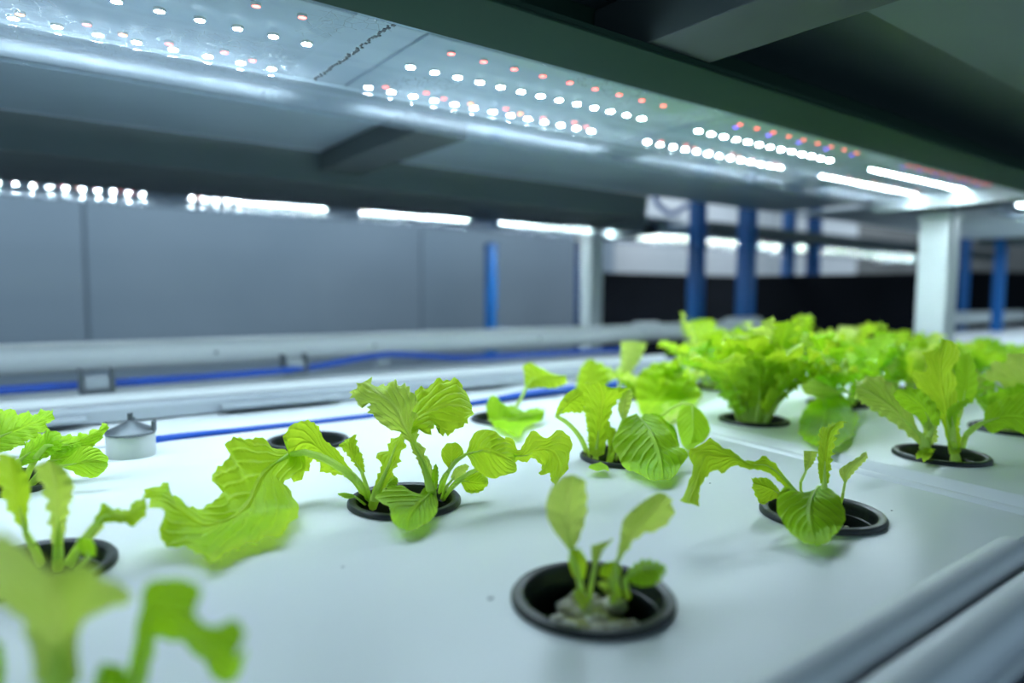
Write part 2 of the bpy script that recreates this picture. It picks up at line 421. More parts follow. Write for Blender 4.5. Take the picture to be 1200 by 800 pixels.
# bead along the front edge, rounded at its right end
def bead(name, y, z, r, x0, x1, mat, parent, sq=1.):
    pts = []; rad = []
    for k in range(9):
        a = pi/2*k/8; pts.append((x1-r+r*sin(a), y, z)); rad.append(max(r*cos(a), .0002))
    P = [(x0, y, z), ((x0+x1)/2, y, z)]+pts
    return MB().tube(P, [r, r]+rad, 20).build(name, M[mat], parent)
bead('front_bead', .1005, -.0015, .0078, -.42, .355, 'rim', tA)
bead('front_rim', .0832, -.0062, .0090, -.42, .412, 'rim', tA)
def shear(mb):
    mb.v = [(x+SH*(y-.21), y, z) for x, y, z in mb.v]; return mb
shear(MB().extrude_profile(arc(.4285, -.0045, .0062, 180, 0)+[(.4347, -.034), (.4223, -.034)], .10, .548, 'y')).build('end_bead', M['tray'], tA)
mb = MB().box(-.42, .0725, -.062, .404, .078, -.012, .0015).box(-.42, .540, -.06, .43, .548, -.004).box(.396, .078, -.06, .404, .548, -.006).box(-.42, .0725, -.064, .404, .548, -.060)
mb.build('trough', M['rim'], tA)

# second tray, to the right behind the groove: rim, slope, raised bead
tB = empty('grow_tray', (0, 0, 0)); tag(tB, 'white hydroponic tray beyond the groove carrying the dense row of lettuces', 'tray')
tray_top(.4615, 1.215, .085, .56, cupsB.values(), cr=.012, s0=SH).build('panel', M['tray'], tB, smooth=False)
prof = [(.478, -.0046), (.4612, -.0046), (.4612, .0), (.459, -.0006), (.455, -.003), (.450, -.0085), (.445, -.0155), (.4415, -.022), (.4385, -.0235), (.4385, -.034), (.478, -.034)]
shear(MB().extrude_profile(prof, .085, .56, 'y')).build('end_rim', M['tray'], tB)
bead('front_rim', .078, -.004, .010, .45, 1.21, 'rim', tB)
MB().box(.50, .072, -.062, 1.215, .078, -.01).box(.51, .552, -.06, 1.215, .56, -.005).box(1.207, .08, -.06, 1.215, .56, -.005).box(.50, .072, -.064, 1.215, .56, -.06).build('trough', M['rim'], tB)

# rear tray with ledge, behind the blue hose
tR = empty('grow_tray', (0, 0, 0)); tag(tR, 'white rear tray beyond the thin blue hose, bordered by a notched grey ledge', 'tray')
MB().box(-.62, .572, -.03, .93, .93, -.002, .002).build('panel', M['tray'], tR)
led = MB()
led.extrude_profile([(.655, .0)]+arc(.659, .009, .0045, 180, 90, 6)+[(.685, .0125), (.70, .0)], -.62, .84, 'x')
led.build('ledge', M['rim2'], tR)
for x0 in (-.30, -.075, .145, .36): MB().box(x0, .640, .0035, x0+.115, .662, .008, .0015).build('lip_tab', M['rim2'], tR)
MB().extrude_profile([(.735, -.001)]+arc(.745, .005, .007, 180, 60, 6)+[(.80, .004), (.80, -.001)], -.62, .86, 'x').build('back_step', M['pipe'], tR)

def dot(px, py, r, parent, mat='bracket', P=None):
    p = on(px, py) if P is None else P
    bm = bmesh.new(); bmesh.ops.create_icosphere(bm, subdivisions=2, radius=1)
    mb = MB().add([(v.co.x*r*1.3+p[0], v.co.y*r+p[1], v.co.z*r*.35+p[2]) for v in bm.verts], [[l.index for l in f.verts] for f in bm.faces]); bm.free()
    return mb.build('dirt_speck', M[mat], parent)
for q in ((575, 701, .0009), (832, 566, .0006), (1045, 598, .0006), (402, 664, .0005)): dot(*q, tA)

# supports under the trays
def bar(name, a, b, mat, label, cat, group=None, bev=.002, parent=None):
    o = MB().box(*a, *b, bev).build(name, M[mat], parent); return tag(o, label, cat, group) if label else o
bar('rack_beam', (-.6, .052, -.125), (1.24, .0718, -.0158), 'darkblue', 'dark blue steel beam running under the front rim of the near trays', 'beam')
bar('rack_beam', (-.6, .53, -.125), (1.24, .57, -.066), 'darkblue', 'dark blue steel beam under the back edge of the near trays', 'beam')
bar('rack_beam', (-.6, .90, -.10), (.93, .94, -.032), 'darkblue', 'dark blue steel beam under the rear tray', 'beam')

# ---- net cups
def make_cup(x, y, key):
    t = empty('net_cup', (x, y, 0))
    rim = MB().lathe([(.0250, .0006), (.0256, .0022), (.0272, .0031), (.0290, .0028), (.0300, .0016), (.0300, .0002), (.0262, .0002), (.0250, -.002)], n=56, closed=True)
    rim.build('rim', M['black'], t)
    bk = MB().lathe([(.0253, .0004), (.0246, -.004), (.0240, -.0045), (.0222, -.040), (.0, -.0405)], n=40)
    bk.lathe([(.0256, -.0005), (.0226, -.041), (.0, -.0415)], n=40); bk.build('basket', M['black'], t)
    return t

def make_medium(t, seed, big=False):
    rnd = random.Random(seed); bm = bmesh.new()
    bmesh.ops.create_uvsphere(bm, u_segments=36, v_segments=18, radius=1)
    for v in bm.verts:
        n = mnoise.noise(v.co*2.6+Vector((seed, 0, 0))); n2 = mnoise.noise(v.co*8+Vector((0, seed, 0)))
        k = 1+.12*n+.05*n2
        v.co = Vector((v.co.x*.0185*k, v.co.y*.0185*k, -.0160+v.co.z*.0085*(k+.2*n)))
    me = bpy.data.meshes.new('sponge'); bm.to_mesh(me); bm.free(); me.materials.append(M['medium'])
    for p in me.polygons: p.use_smooth = True
    o = link(bpy.data.objects.new('sponge', me), t)
    n = 26 if big else 9
    for i in range(n):
        a = rnd.uniform(0, 2*pi); rr = .0175*math.sqrt(rnd.random()); s = rnd.uniform(.0028, .0052) if big else rnd.uniform(.0012, .0028)
        bm = bmesh.new(); bmesh.ops.create_icosphere(bm, subdivisions=2, radius=1)
        for v in bm.verts:
            k = 1+.4*mnoise.noise(v.co*1.3+Vector((i, seed, 0)))
            v.co = Vector((v.co.x*s*k*1.25+rr*cos(a), v.co.y*s*k+rr*sin(a), -.0085+v.co.z*s*.7*k))
        me = bpy.data.meshes.new('pebble'); bm.to_mesh(me); bm.free(); me.materials.append(M['stone'])
        for p in me.polygons: p.use_smooth = True
        link(bpy.data.objects.new('pebble', me), t)

cup_label = {
 'A': 'black net cup nearest the camera, filled with pale stones around a small seedling',
 'B': 'black net cup by the right end of the near tray, under a round drooping leaf',
 'D': 'black net cup in the middle of the near tray under the tall frilly lettuce',
 'E': 'black net cup half hidden by a big drooping leaf, right of the tall frilly lettuce',
 'G': 'black net cup at the left edge behind the blurred foreground leaves',
 'H': 'black net cup beside the thin blue hose, partly hidden behind a drooping leaf',
 'I': 'black net cup at the end of the near tray beside the thick blue hose end',
 'J': 'black net cup at the far left under the dark flat leaves by the white valve',
 'K': 'black net cup at the bottom left corner under the blurred foreground lettuce',
 'C': 'black net cup nearest the camera in the tray beyond the groove',
 'F': 'black net cup under the densest bright lettuce beyond the groove',
 'L': 'black net cup in front row at the right edge of the photo'}
cup_more = {'Mm': 'second row, second from the groove', 'N': 'back row, nearest the groove', 'O': 'back row, second from the groove',
 'P': 'front row, third from the groove', 'Q': 'second row, third from the groove', 'R': 'back row, third from the groove',
 'S': 'front row, fourth from the groove', 'T': 'second row, fourth from the groove', 'U': 'back row, fourth from the groove',
 'V': 'second row, last before the white post', 'W': 'back row, last before the white post'}
proto = make_cup(*cupsA['A'], 'A')
for i, (k, (x, y)) in enumerate(list(cupsA.items())+list(cupsB.items())):
    t = proto if k == 'A' else copy_tree(proto)
    t.location = (x, y, 0)
    if k in 'AB D E F C': t.name = 'net_cup'
    tag(t, cup_label.get(k) or 'black net cup beyond the groove, '+cup_more[k], 'net cup', 'net cups in the trays')
    t['_k'] = k
cups = {o['_k']: o for o in scene.objects if '_k' in o.keys()}
for k, o in cups.items(): del o['_k']
for i, k in enumerate(cups): make_medium(cups[k], i+1, k == 'A')

# ------------------------------------------------------------------ lettuces
def plant(key, label, dx=0, dy=0):
    x, y = {**cupsA, **cupsB}[key]
    t = empty('lettuce_plant', (x+dx, y+dy, -.018))
    tag(t, label, 'lettuce', 'young lettuces growing in the trays'); t['_o'] = 1
    return t
def zc(key):
    x, y = {**cupsA, **cupsB}[key]
    return float((np.array([x, y, 0])-CAM)@fw)
PL = []
def finish(t):
    """children were made in world space; keep them there under the offset empty"""
    inv = Matrix.Translation(-Vector(t.location))
    for c in t.children: c.matrix_parent_inverse = inv
    if '_o' in t.keys(): del t['_o']

#PLANTS
exec_plants = True

# --- A: small seedling
t = plant('A', 'small blurred seedling with upright spoon leaves in the nearest cup of stones'); Z = zc('A')
pleaf(t, Z, [(668,646),(645,615),(640,590),(650,566),(666,556)], [(670,646),(664,620),(664,595),(668,570),(669,556)],
      [(672,646),(682,622),(688,595),(685,563),(671,556)], (0,.004,.0), cup=.004, tilt=.002, pet=[(685,712),(679,680)], mat='leafC', seed=1)
pleaf(t, Z, [(670,672),(666,655),(670,643)], [(679,684),(677,660),(673,642)], [(686,676),(688,657),(680,643)], (0,-.004), cup=.003, pet=[(686,714),(682,700)], mat='leafA', seed=2, pr=(.0012,.001))
pleaf(t, Z, [(721,660),(726,635),(731,608),(752,588),(774,575)], [(722,660),(736,636),(752,612),(768,594),(783,581)], [(724,660),(748,629),(773,620),(789,604),(788,586)],
      (0,.004,.012), cup=.004, tilt=.003, pet=[(727,706),(722,684)], mat='leafC', seed=3)
pleaf(t, Z, [(694,662),(693,650),(693,638)], [(697,664),(701,648),(712,634)], [(700,663),(707,645),(718,631)], (0,.005), cup=.002, pet=[(690,712),(692,690)], mat='leafC', seed=4, pr=(.001,.0008))
pleaf(t, Z, [(731,676),(742,662),(757,655),(778,661)], [(732,678),(748,670),(765,668),(781,665)], [(734,680),(750,687),(770,684),(781,668)], (0,-.004,-.006), cup=.003, tilt=-.008, pet=[(738,706),(734,690)], mat='leafB', seed=5)
pleaf(t, Z, [(702,674),(704,664),(712,658)], [(716,680),(714,668),(716,658)], [(727,676),(728,664),(721,657)], (0,-.002), cup=.003, pet=[(722,710),(719,694)], mat='leafA', seed=6, pr=(.0011,.001))
pleaf(t, Z, [(676,708),(672,698),(673,690)], [(682,712),(679,702),(676,690)], [(690,708),(688,699),(680,690)], (0,-.004), cup=.002, pet=[(686,716)], mat='leafA', seed=7, pr=(.001,.0008))
pleaf(t, Z, [(712,700),(706,690),(700,684)], [(716,702),(712,690),(705,680)], [(720,700),(718,688),(712,680)], (0,-.003), cup=.002, pet=[(722,712)], mat='leafC', seed=8, pr=(.001,.0008))
finish(t)

# --- B: round drooping leaf, arching ruffled leaf
t = plant('B', 'lettuce with one round leaf drooping over its cup and a long leaf arching left'); Z = zc('B')
pleaf(t, Z, [(950,577),(936,576),(921,570),(912,580),(911,598),(918,614),(929,627),(946,638),(957,640)],
      [(959,570),(952,582),(949,596),(950,612),(953,626),(957,640)],
      [(964,568),(974,573),(986,587),(991,602),(985,619),(972,633),(959,640)],
      (.004,-.016,-.028,-.038,-.045), cup=.004, tilt=0, pet=[(968,606),(963,582,.006)], mat='leafB', ruf=.0012, freq=3, seed=11)
pleaf(t, Z, [(961,566),(958,540),(960,515),(961,503),(978,496)], [(966,567),(967,540),(970,515),(974,502),(985,493)], [(971,566),(975,540),(979,515),(984,504),(992,494)],
      (0,.004,.006), cup=.004, pet=[(968,606),(966,585)], mat='leafA', ruf=.0016, freq=9, jag=.0006, seed=12, pr=(.0018,.0016))
pleaf(t, Z, [(929,569),(912,548),(895,532),(889,540),(872,538),(856,528),(840,518),(831,514),(822,521),(807,528),(812,552),(805,568),(798,588)],
      [(931,574),(914,556),(898,545),(880,544),(862,536),(844,536),(828,534),(822,548),(815,570),(807,590)],
      [(928,580),(909,560),(893,551),(874,549),(860,545),(847,555),(838,551),(827,560),(820,572),(819,592)],
      (0,-.004,-.006,-.008,-.012,-.03), cup=.002, tilt=-.003, pet=[(958,604),(944,588)], mat='leafA', ruf=.0012, freq=7, jag=.0005, seed=13)
pleaf(t, Z, [(912,572),(899,560),(880,560)], [(916,580),(902,572),(883,566)], [(918,584),(906,585),(893,591),(885,580),(881,568)], (0,.002,.004), cup=.003, tilt=.0, pet=[(954,604),(932,590)], mat='leafA', ruf=.0008, seed=14)
pleaf(t, Z, [(943,552),(942,540),(942,528)], [(944,553),(948,540),(950,528)], [(945,552),(953,543),(959,529)], (.004,.008), cup=.002, pet=[(952,600),(938,572,.004)], mat='leafC', ruf=.0006, seed=15, pr=(.001,.0007))
pleaf(t, Z, [(989,565),(983,552),(990,545),(1006,535),(1015,528)], [(990,566),(993,554),(1002,543),(1016,531)], [(991,566),(997,558),(1006,548),(1017,537)], (.002,.006), cup=.002, pet=[(983,600),(987,583)], mat='leafC', ruf=.0005, seed=16, pr=(.0008,.0007))
finish(t)

# --- D: the tall frilly lettuce (two crowns)
t = plant('D', 'tall frilly lettuce in the middle with two crossing ruffled leaves'); Z = zc('D')
pleaf(t, Z, [(497,562),(493,548),(487,537),(478,517),(468,507),(455,502),(443,493),(433,484),(431,471),(421,474),(411,461),(420,450)],
      [(502,563),(499,551),(495,540),(484,518),(473,497),(464,478),(449,463),(436,453),(427,447)],
      [(508,562),(507,549),(503,538),(493,520),(488,503),(486,482),(488,463),(478,455),(468,449),(462,443),(455,453),(441,452),(434,443)],
      (0,.002,-.002,-.006,-.006,-.002), cup=.002, tilt=.008, pet=[(505,592),(505,576)], mat='leafC', ruf=.0024, freq=9, jag=.0014, seed=21, nt_=54, pr=(.0028,.0026))
pleaf(t, Z, [(436,575),(441,562),(446,549),(443,534),(450,528),(463,512),(474,500),(482,478),(484,461),(498,453),(511,446),(522,444),(534,445),(547,456),(552,468)],
      [(441,577),(448,562),(455,546),(465,520),(475,504),(487,490),(503,481),(520,474),(538,474),(553,480)],
      [(446,578),(456,563),(467,542),(474,520),(480,507),(492,506),(505,507),(512,499),(515,510),(530,507),(546,497),(555,484)],
      (0,.0,.002,.004,.010,.014), cup=.003, tilt=-.009, pet=[(435,598),(438,588)], mat='leafA', ruf=.0024, freq=9, jag=.0014, seed=22, nt_=54, pr=(.0030,.0026))
pleaf(t, Z, [(413,551),(404,540),(396,526),(386,520),(378,511),(371,497),(357,493),(343,497),(335,507),(336,522)],
      [(414,556),(398,545),(382,533),(364,520),(349,522),(341,540),(341,560)],
      [(412,561),(396,556),(378,553),(374,540),(366,540),(360,552),(352,562),(345,566)],
      (0,.004,.006,.006,.002,-.004), cup=.003, tilt=.002, pet=[(438,600),(427,574)], mat='leafA', ruf=.0018, freq=6, jag=.0008, seed=23, pr=(.0022,.0016))
pleaf(t, Z, [(421,552),(408,534),(398,522),(403,518)], [(424,553),(414,535),(410,520),(415,509)], [(428,553),(425,535),(419,522),(417,509)],
      (0,.0,.002), cup=.003, pet=[(436,600),(431,575)], mat='leafA', ruf=.001, jag=.0006, seed=24)
# long leaf drooping far to the left
pleaf(t, Z, [(334,526),(320,524),(308,512),(292,516),(280,510),(264,520),(266,538),(252,552),(258,580),(242,590),(222,594),(206,586),(197,564),(184,570),(168,582)],
      [(340,532),(322,544),(306,560),(292,588),(278,606),(256,616),(232,618),(212,602),(194,588),(176,584)],
      [(356,534),(358,549),(342,558),(332,570),(346,582),(349,600),(330,627),(308,627),(298,638),(272,647),(248,656),(229,650),(205,640),(189,630),(187,604),(176,592)],
      (.002,-.010,-.024,-.042,-.056,-.066,-.062), cup=-.004, tilt=-.012, pet=[(434,600),(420,566),(386,540),(358,530)], mat='leafA', ruf=.0028, freq=5, jag=.0010, seed=61, nt_=60, pr=(.0028,.0018), belly=.003)
# front heart-shaped leaf
pleaf(t, Z, [(505,573),(497,571),(491,578),(478,573),(464,569),(450,574),(439,583),(447,590),(456,594),(458,606),(462,614),(474,622)],
      [(507,574),(497,584),(488,594),(480,606),(477,622)], [(508,575),(513,587),(512,600),(503,611),(490,619),(479,623)],
      (0,-.016,-.030,-.045), cup=.003, tilt=.0, pet=[(507,596),(509,582,-.001)], mat='leafB', ruf=.0009, freq=3, seed=25)
pleaf(t, Z, [(447,570),(452,558),(458,554)], [(450,572),(458,565),(466,560)], [(455,572),(463,571),(467,563)], (.008,.014), cup=.002, pet=[(440,596),(444,582)], mat='leafB', ruf=.0005, seed=26, pr=(.0013,.001))
# right group of stalked round leaves
pleaf(t, Z, [(525,548),(518,538),(518,526),(524,519)], [(529,548),(529,535),(530,519)], [(533,546),(543,533),(540,522),(533,518)], (0,.003,.003), cup=.002, pet=[(513,594),(518,562)], mat='leafA', ruf=.0005, freq=2, seed=27, pr=(.0013,.0009))
pleaf(t, Z, [(546,531),(552,515),(560,504),(575,504),(591,513),(601,524),(605,532)],
      [(546,532),(558,529),(570,527),(585,532),(604,542)],
      [(547,533),(553,543),(562,554),(576,560),(592,557),(605,551),(606,545)],
      (.002,-.008,-.012,-.008,.004), cup=.007, tilt=.0, pet=[(513,594),(522,560),(534,540)], mat='leafA', ruf=.0008, freq=3, seed=28, pr=(.0015,.0011))
pleaf(t, Z, [(592,512),(601,514),(607,528),(614,520),(624,504),(640,513),(654,503),(664,508),(670,518),(667,540),(660,556)],
      [(590,530),(603,534),(618,533),(634,526),(650,530),(656,548),(650,570)],
      [(592,540),(608,541),(620,539),(628,538),(634,545),(633,556),(645,556),(648,570)],
      (.008,.006,.004,.002,-.004,-.010), cup=.004, tilt=.003, pet=[(512,596),(535,564),(566,546)], mat='leafA', ruf=.0016, freq=5, jag=.0004, seed=29, pr=(.0014,.0011))
pleaf(t, Z, [(540,560),(548,553),(562,553),(572,560)], [(540,563),(550,564),(562,566),(572,564)], [(541,567),(548,577),(563,576),(573,566)], (.002,.004,.004), cup=.003, pet=[(512,598),(526,576)], mat='leafA', ruf=.0006, seed=30, pr=(.0012,.0009))
pleaf(t, Z, [(507,572),(506,556),(509,545)], [(509,575),(510,558),(511,543)], [(512,573),(514,558),(513,547)], (-.002,-.001), cup=.002, pet=[(510,594)], mat='leafB', ruf=.0004, seed=31, pr=(.0012,.001))
pleaf(t, Z, [(528,559),(534,548),(546,543)], [(530,562),(539,552),(550,546)], [(532,563),(542,557),(549,549)], (.002,.004), cup=.001, pet=[(514,596),(521,574)], mat='leafC', ruf=.0004, seed=32, pr=(.001,.0008))
pleaf(t, Z, [(414,579),(404,577),(396,578)], [(415,581),(405,580),(396,579)], [(416,583),(406,584),(397,580)], (-.002,-.002), cup=.001, pet=[(436,598),(424,588)], mat='leafB', ruf=.0003, seed=33, pr=(.001,.0006))
finish(t)

# --- E
t = plant('E', 'lettuce with an upright yellow-green leaf and a large leaf drooping over its cup'); Z = zc('E')
pleaf(t, Z, [(691,532),(688,505),(685,482),(682,466),(680,450),(690,449)], [(698,536),(701,510),(705,482),(706,462),(700,446)],
      [(708,532),(713,505),(717,482),(724,468),(738,458),(731,454),(715,456)], (0,.004,.004,-.003), cup=.006, tilt=0, pet=[(697,556),(697,545)], mat='leafA', ruf=.002, freq=8, jag=.0012, seed=41, nt_=44, pr=(.0032,.0024))
pleaf(t, Z, [(650,490),(654,476),(663,462),(676,454)], [(653,488),(664,474),(674,465),(683,460)], [(656,485),(668,483),(682,483),(686,472)], (0,-.004,.0), cup=.003, tilt=.003, pet=[(694,555),(684,520),(668,498)], mat='leafA', ruf=.0012, seed=42, pr=(.0022,.0015))
pleaf(t, Z, [(746,484),(733,490),(726,500),(718,520),(724,534),(732,548),(750,556),(768,564)],
      [(750,490),(762,504),(770,520),(775,540),(778,562)],
      [(756,484),(770,488),(782,500),(792,518),(806,532),(798,546),(787,562)],
      (.004,-.020,-.036,-.054), cup=.004, tilt=.002, pet=[(712,552),(718,520),(732,500)], mat='leafB', ruf=.0012, freq=4, jag=.0003, seed=43, pr=(.002,.0016))
pleaf(t, Z, [(756,486),(766,484),(776,488)], [(757,490),(776,494),(790,500),(796,520)], [(760,494),(778,508),(790,524),(796,530)], (.02,.015,.01), cup=.004, pet=[(716,552),(736,510)], mat='leafB', ruf=.0012, seed=44, pr=(.0014,.001))
pleaf(t, Z, [(713,530),(711,512),(708,500)], [(714,534),(716,515),(716,500)], [(717,530),(722,515),(722,502)], (-.002,0), cup=.002, pet=[(711,552)], mat='leafA', ruf=.001, jag=.0005, seed=45, pr=(.002,.0012))
pleaf(t, Z, [(728,490),(724,478),(728,464),(733,456)], [(730,492),(730,478),(733,464),(737,455)], [(734,490),(739,476),(741,464),(740,456)], (.004,.006), cup=.002, pet=[(713,552),(722,516)], mat='leafC', ruf=.0012, seed=46, pr=(.0018,.0012))
pleaf(t, Z, [(692,544),(690,548),(700,552)], [(698,543),(702,548),(708,550)], [(704,541),(712,546),(714,552)], (-.006,-.009), cup=.001, pet=[(702,553)], mat='leafB', ruf=.0004, seed=47, pr=(.001,.001))
# oval leaf and pale leaf to the right
pleaf(t, Z, [(808,474),(797,480),(793,496),(797,514),(803,526)], [(811,474),(812,490),(812,508),(806,527)], [(814,476),(827,487),(832,502),(826,516),(810,527)],
      (.045,.035,.028,.02), cup=.005, pet=[(722,552),(760,500,.035),(795,474,.045)], mat='leafB', ruf=.0009, freq=2, seed=48, pr=(.0016,.0012))
finish(t)

# --- G
t = plant('G', 'young lettuce in the left cup with two upright leaves and one pointing right'); Z = zc('G')
pleaf(t, Z, [(61,638),(57,605),(53,585),(48,566),(40,552),(48,540)], [(68,640),(68,605),(66,575),(60,540)], [(74,638),(79,605),(85,582),(86,564),(77,552),(70,546)],
      (0,-.006,-.012,-.014), cup=.004, pet=[(68,668),(68,655)], mat='leafC', ruf=.0014, jag=.0006, seed=51, pr=(.0024,.002))
pleaf(t, Z, [(27,622),(10,598),(0,572),(-6,545),(2,530)], [(30,624),(24,598),(18,570),(12,533)], [(33,622),(33,598),(36,575),(32,556),(20,536)],
      (-.004,-.014,-.02), cup=.004, pet=[(52,668),(42,645)], mat='leafA', ruf=.0012, seed=52, pr=(.002,.0014))
pleaf(t, Z, [(110,612),(113,602),(123,590),(142,598),(160,587),(170,577)], [(112,614),(124,604),(140,605),(158,598),(172,592)], [(114,616),(128,612),(144,613),(157,616),(171,603),(174,596)],
      (0,.0,.002,.0), cup=.003, tilt=-.004, pet=[(74,668),(92,640)], mat='leafA', ruf=.0012, freq=4, jag=.0004, seed=53, pr=(.002,.0014))
pleaf(t, Z, [(100,634),(106,620),(118,612)], [(102,636),(109,624),(121,614)], [(104,637),(113,627),(123,617)], (0,.003), cup=.001, pet=[(80,668),(90,650)], mat='leafC', ruf=.0004, seed=54, pr=(.0012,.001))
pleaf(t, Z, [(98,650),(90,640),(92,630)], [(104,652),(100,640),(100,630)], [(112,652),(112,640),(108,632)], (-.012,-.016), cup=.002, pet=[(86,668),(96,660)], mat='leafB', ruf=.0005, seed=55, pr=(.001,.001))
finish(t)

# --- I
t = plant('I', 'lettuce at the end of the near tray beside the blue hose, leaves leaning right'); Z = zc('I')
pleaf(t, Z, [(572,490),(570,474),(577,463),(592,473),(615,480),(638,477)], [(575,494),(590,490),(606,488),(622,485),(638,482)], [(580,500),(596,506),(608,512),(616,500),(634,493),(638,486)],
      (-.02,-.03,-.025), cup=.005, tilt=-.006, pet=[(576,492),(572,495)], mat='leafB', ruf=.0018, freq=4, seed=71, pr=(.0024,.0018))
pleaf(t, Z, [(615,452),(614,436),(613,428),(625,425),(631,438)], [(617,454),(624,444),(636,444),(650,442),(664,440)], [(620,456),(632,454),(648,455),(664,450)],
      (.0,.004,.006), cup=.004, pet=[(584,490),(600,482),(610,468)], mat='leafA', ruf=.0015, seed=72, pr=(.0022,.0016))
finish(t)

# --- J
t = plant('J', 'lettuce with broad dark green leaves at the left edge by the white valve'); Z = zc('J')
pleaf(t, Z, [(-14,500),(-8,484),(2,478),(20,483),(40,484),(62,478)], [(-10,515),(8,508),(28,500),(46,492),(62,482)], [(0,530),(16,526),(36,516),(54,502),(62,488)],
      (-.02,-.015,-.005), cup=.005, tilt=-.012, pet=[(20,578),(-6,545)], mat='leafB', ruf=.002, freq=5, jag=.0008, seed=81, pr=(.0024,.0018))
pleaf(t, Z, [(52,512),(56,502),(76,510),(104,506),(126,495)], [(54,522),(72,522),(92,518),(110,508),(126,498)], [(56,534),(76,532),(98,528),(113,520),(123,508),(127,499)],
      (.0,.01,.01), cup=.004, tilt=-.004, pet=[(22,578),(40,540)], mat='leafB', ruf=.0018, seed=82, pr=(.0022,.0016))
pleaf(t, Z, [(70,544),(84,532),(100,522),(118,528),(127,538)], [(72,546),(88,543),(106,540),(126,542)], [(74,548),(86,553),(102,560),(118,556),(127,545)],
      (-.005,-.012,-.01), cup=.005, pet=[(24,580),(50,556)], mat='leafB', ruf=.0008, freq=3, seed=83, pr=(.0022,.0014))
pleaf(t, Z, [(22,536),(30,520),(46,508),(62,510)], [(22,540),(38,528),(54,520),(68,516)], [(26,546),(44,540),(62,532),(74,522)], (-.004,.0,.004), cup=.003, tilt=-.006, pet=[(18,578),(18,560)], mat='leafB', ruf=.0012, seed=84, pr=(.0026,.002))
pleaf(t, Z, [(60,532),(76,524),(94,520)], [(58,540),(78,536),(98,528)], [(60,548),(82,546),(100,536)], (.002,.006), cup=.003, pet=[(24,580),(44,556)], mat='leafB', ruf=.001, seed=85)
finish(t)

# --- K: very close, strongly blurred
t = plant('K', 'strongly blurred lettuce in the bottom left corner with funnel leaf and curled dark leaf'); Z = zc('K')
pleaf(t, Z, [(38,800),(38,762),(30,742),(10,715),(-12,690),(-14,650),(0,618)], [(66,802),(66,760),(68,720),(66,690),(60,668)],
      [(94,800),(92,742),(108,724),(130,710),(155,698),(140,682),(118,676),(102,657),(80,664)],
      (0,.004,.0,-.012), cup=.010, tilt=.002, pet=[(66,930),(66,860)], mat='leafC', ruf=.0012, freq=3, seed=91, pr=(.0040,.0034))
pleaf(t, Z, [(146,812),(156,760),(160,722),(175,682),(195,678),(213,678),(236,694),(226,712),(240,728),(257,733),(272,725),(288,742)],
      [(156,815),(170,765),(178,730),(196,712),(218,722),(240,740),(258,758),(274,772)],
      [(166,815),(178,775),(182,750),(198,747),(214,750),(226,768),(246,786),(266,800),(284,786),(290,758)],
      (.02,.02,.016,.01,.004), cup=.004, tilt=.004, pet=[(90,930),(140,860)], mat='leafB', ruf=.0010, freq=3, seed=92, pr=(.0030,.0022))
pleaf(t, Z, [(108,815),(112,790),(120,776)], [(126,815),(130,792),(132,778)], [(150,815),(152,795),(146,780)], (.01,.01), cup=.003, pet=[(80,930),(110,860)], mat='leafB', ruf=.001, seed=93, pr=(.0026,.0018))
pleaf(t, Z, [(-60,815),(-50,770),(-30,740)], [(-30,815),(-20,780),(-10,745)], [(0,815),(6,785),(2,755)], (.01,.01), cup=.003, pet=[(40,930),(-10,870)], mat='leafB', ruf=.001, seed=94, pr=(.0026,.0018))
finish(t)

# --- C
t = plant('C', 'lettuce with a tall upright jagged leaf in the front cup beyond the groove'); Z = zc('C')
pleaf(t, Z, [(1112,532),(1108,508),(1098,486),(1082,466),(1068,436),(1085,435),(1084,422),(1079,413),(1092,411),(1099,407),(1103,396)],
      [(1119,532),(1112,505),(1108,475),(1103,450),(1102,425),(1108,398)],
      [(1126,530),(1125,500),(1122,478),(1121,452),(1117,430),(1126,414),(1119,402),(1111,397)],
      (0,.004,.006,-.002,-.010), cup=.004, tilt=.0, pet=[(1120,545),(1120,538)], mat='leafA', ruf=.0016, freq=6, jag=.0010, seed=101, nt_=48, pr=(.0044,.0032))
pleaf(t, Z, [(1076,505),(1068,482),(1054,460),(1041,446),(1027,440),(1012,443),(1003,446)],
      [(1082,512),(1064,496),(1046,478),(1026,464),(1003,452)], [(1076,520),(1062,508),(1044,494),(1022,480),(1002,466)],
      (0,.006,.012,.016), cup=.003, tilt=-.008, pet=[(1088,540),(1085,524)], mat='leafC', ruf=.0022, freq=7, jag=.0010, seed=102, pr=(.0034,.0026))
pleaf(t, Z, [(1084,502),(1074,488),(1058,478),(1046,462)], [(1092,502),(1084,482),(1070,468),(1052,456)], [(1101,498),(1101,482),(1090,466),(1074,455),(1058,455)],
      (0,-.004,-.012), cup=.004, tilt=.004, pet=[(1088,540),(1087,520)], mat='leafB', ruf=.0012, seed=103, pr=(.0026,.002))
pleaf(t, Z, [(1113,500),(1109,484),(1116,474),(1134,467)], [(1117,502),(1116,486),(1124,476),(1136,469)], [(1120,500),(1122,486),(1129,478),(1137,471)],
      (-.008,-.012), cup=.003, pet=[(1121,542),(1118,520)], mat='leafB', ruf=.0006, seed=104, pr=(.002,.0016))
pleaf(t, Z, [(1153,492),(1156,478),(1174,466),(1198,460),(1215,462)], [(1150,496),(1168,490),(1188,488),(1215,492)], [(1154,500),(1164,508),(1176,502),(1190,504),(1212,515)],
      (.0,-.008,-.012), cup=.005, tilt=-.005, pet=[(1124,540),(1132,510)], mat='leafB', ruf=.0018, freq=4, seed=105, pr=(.0028,.0018))
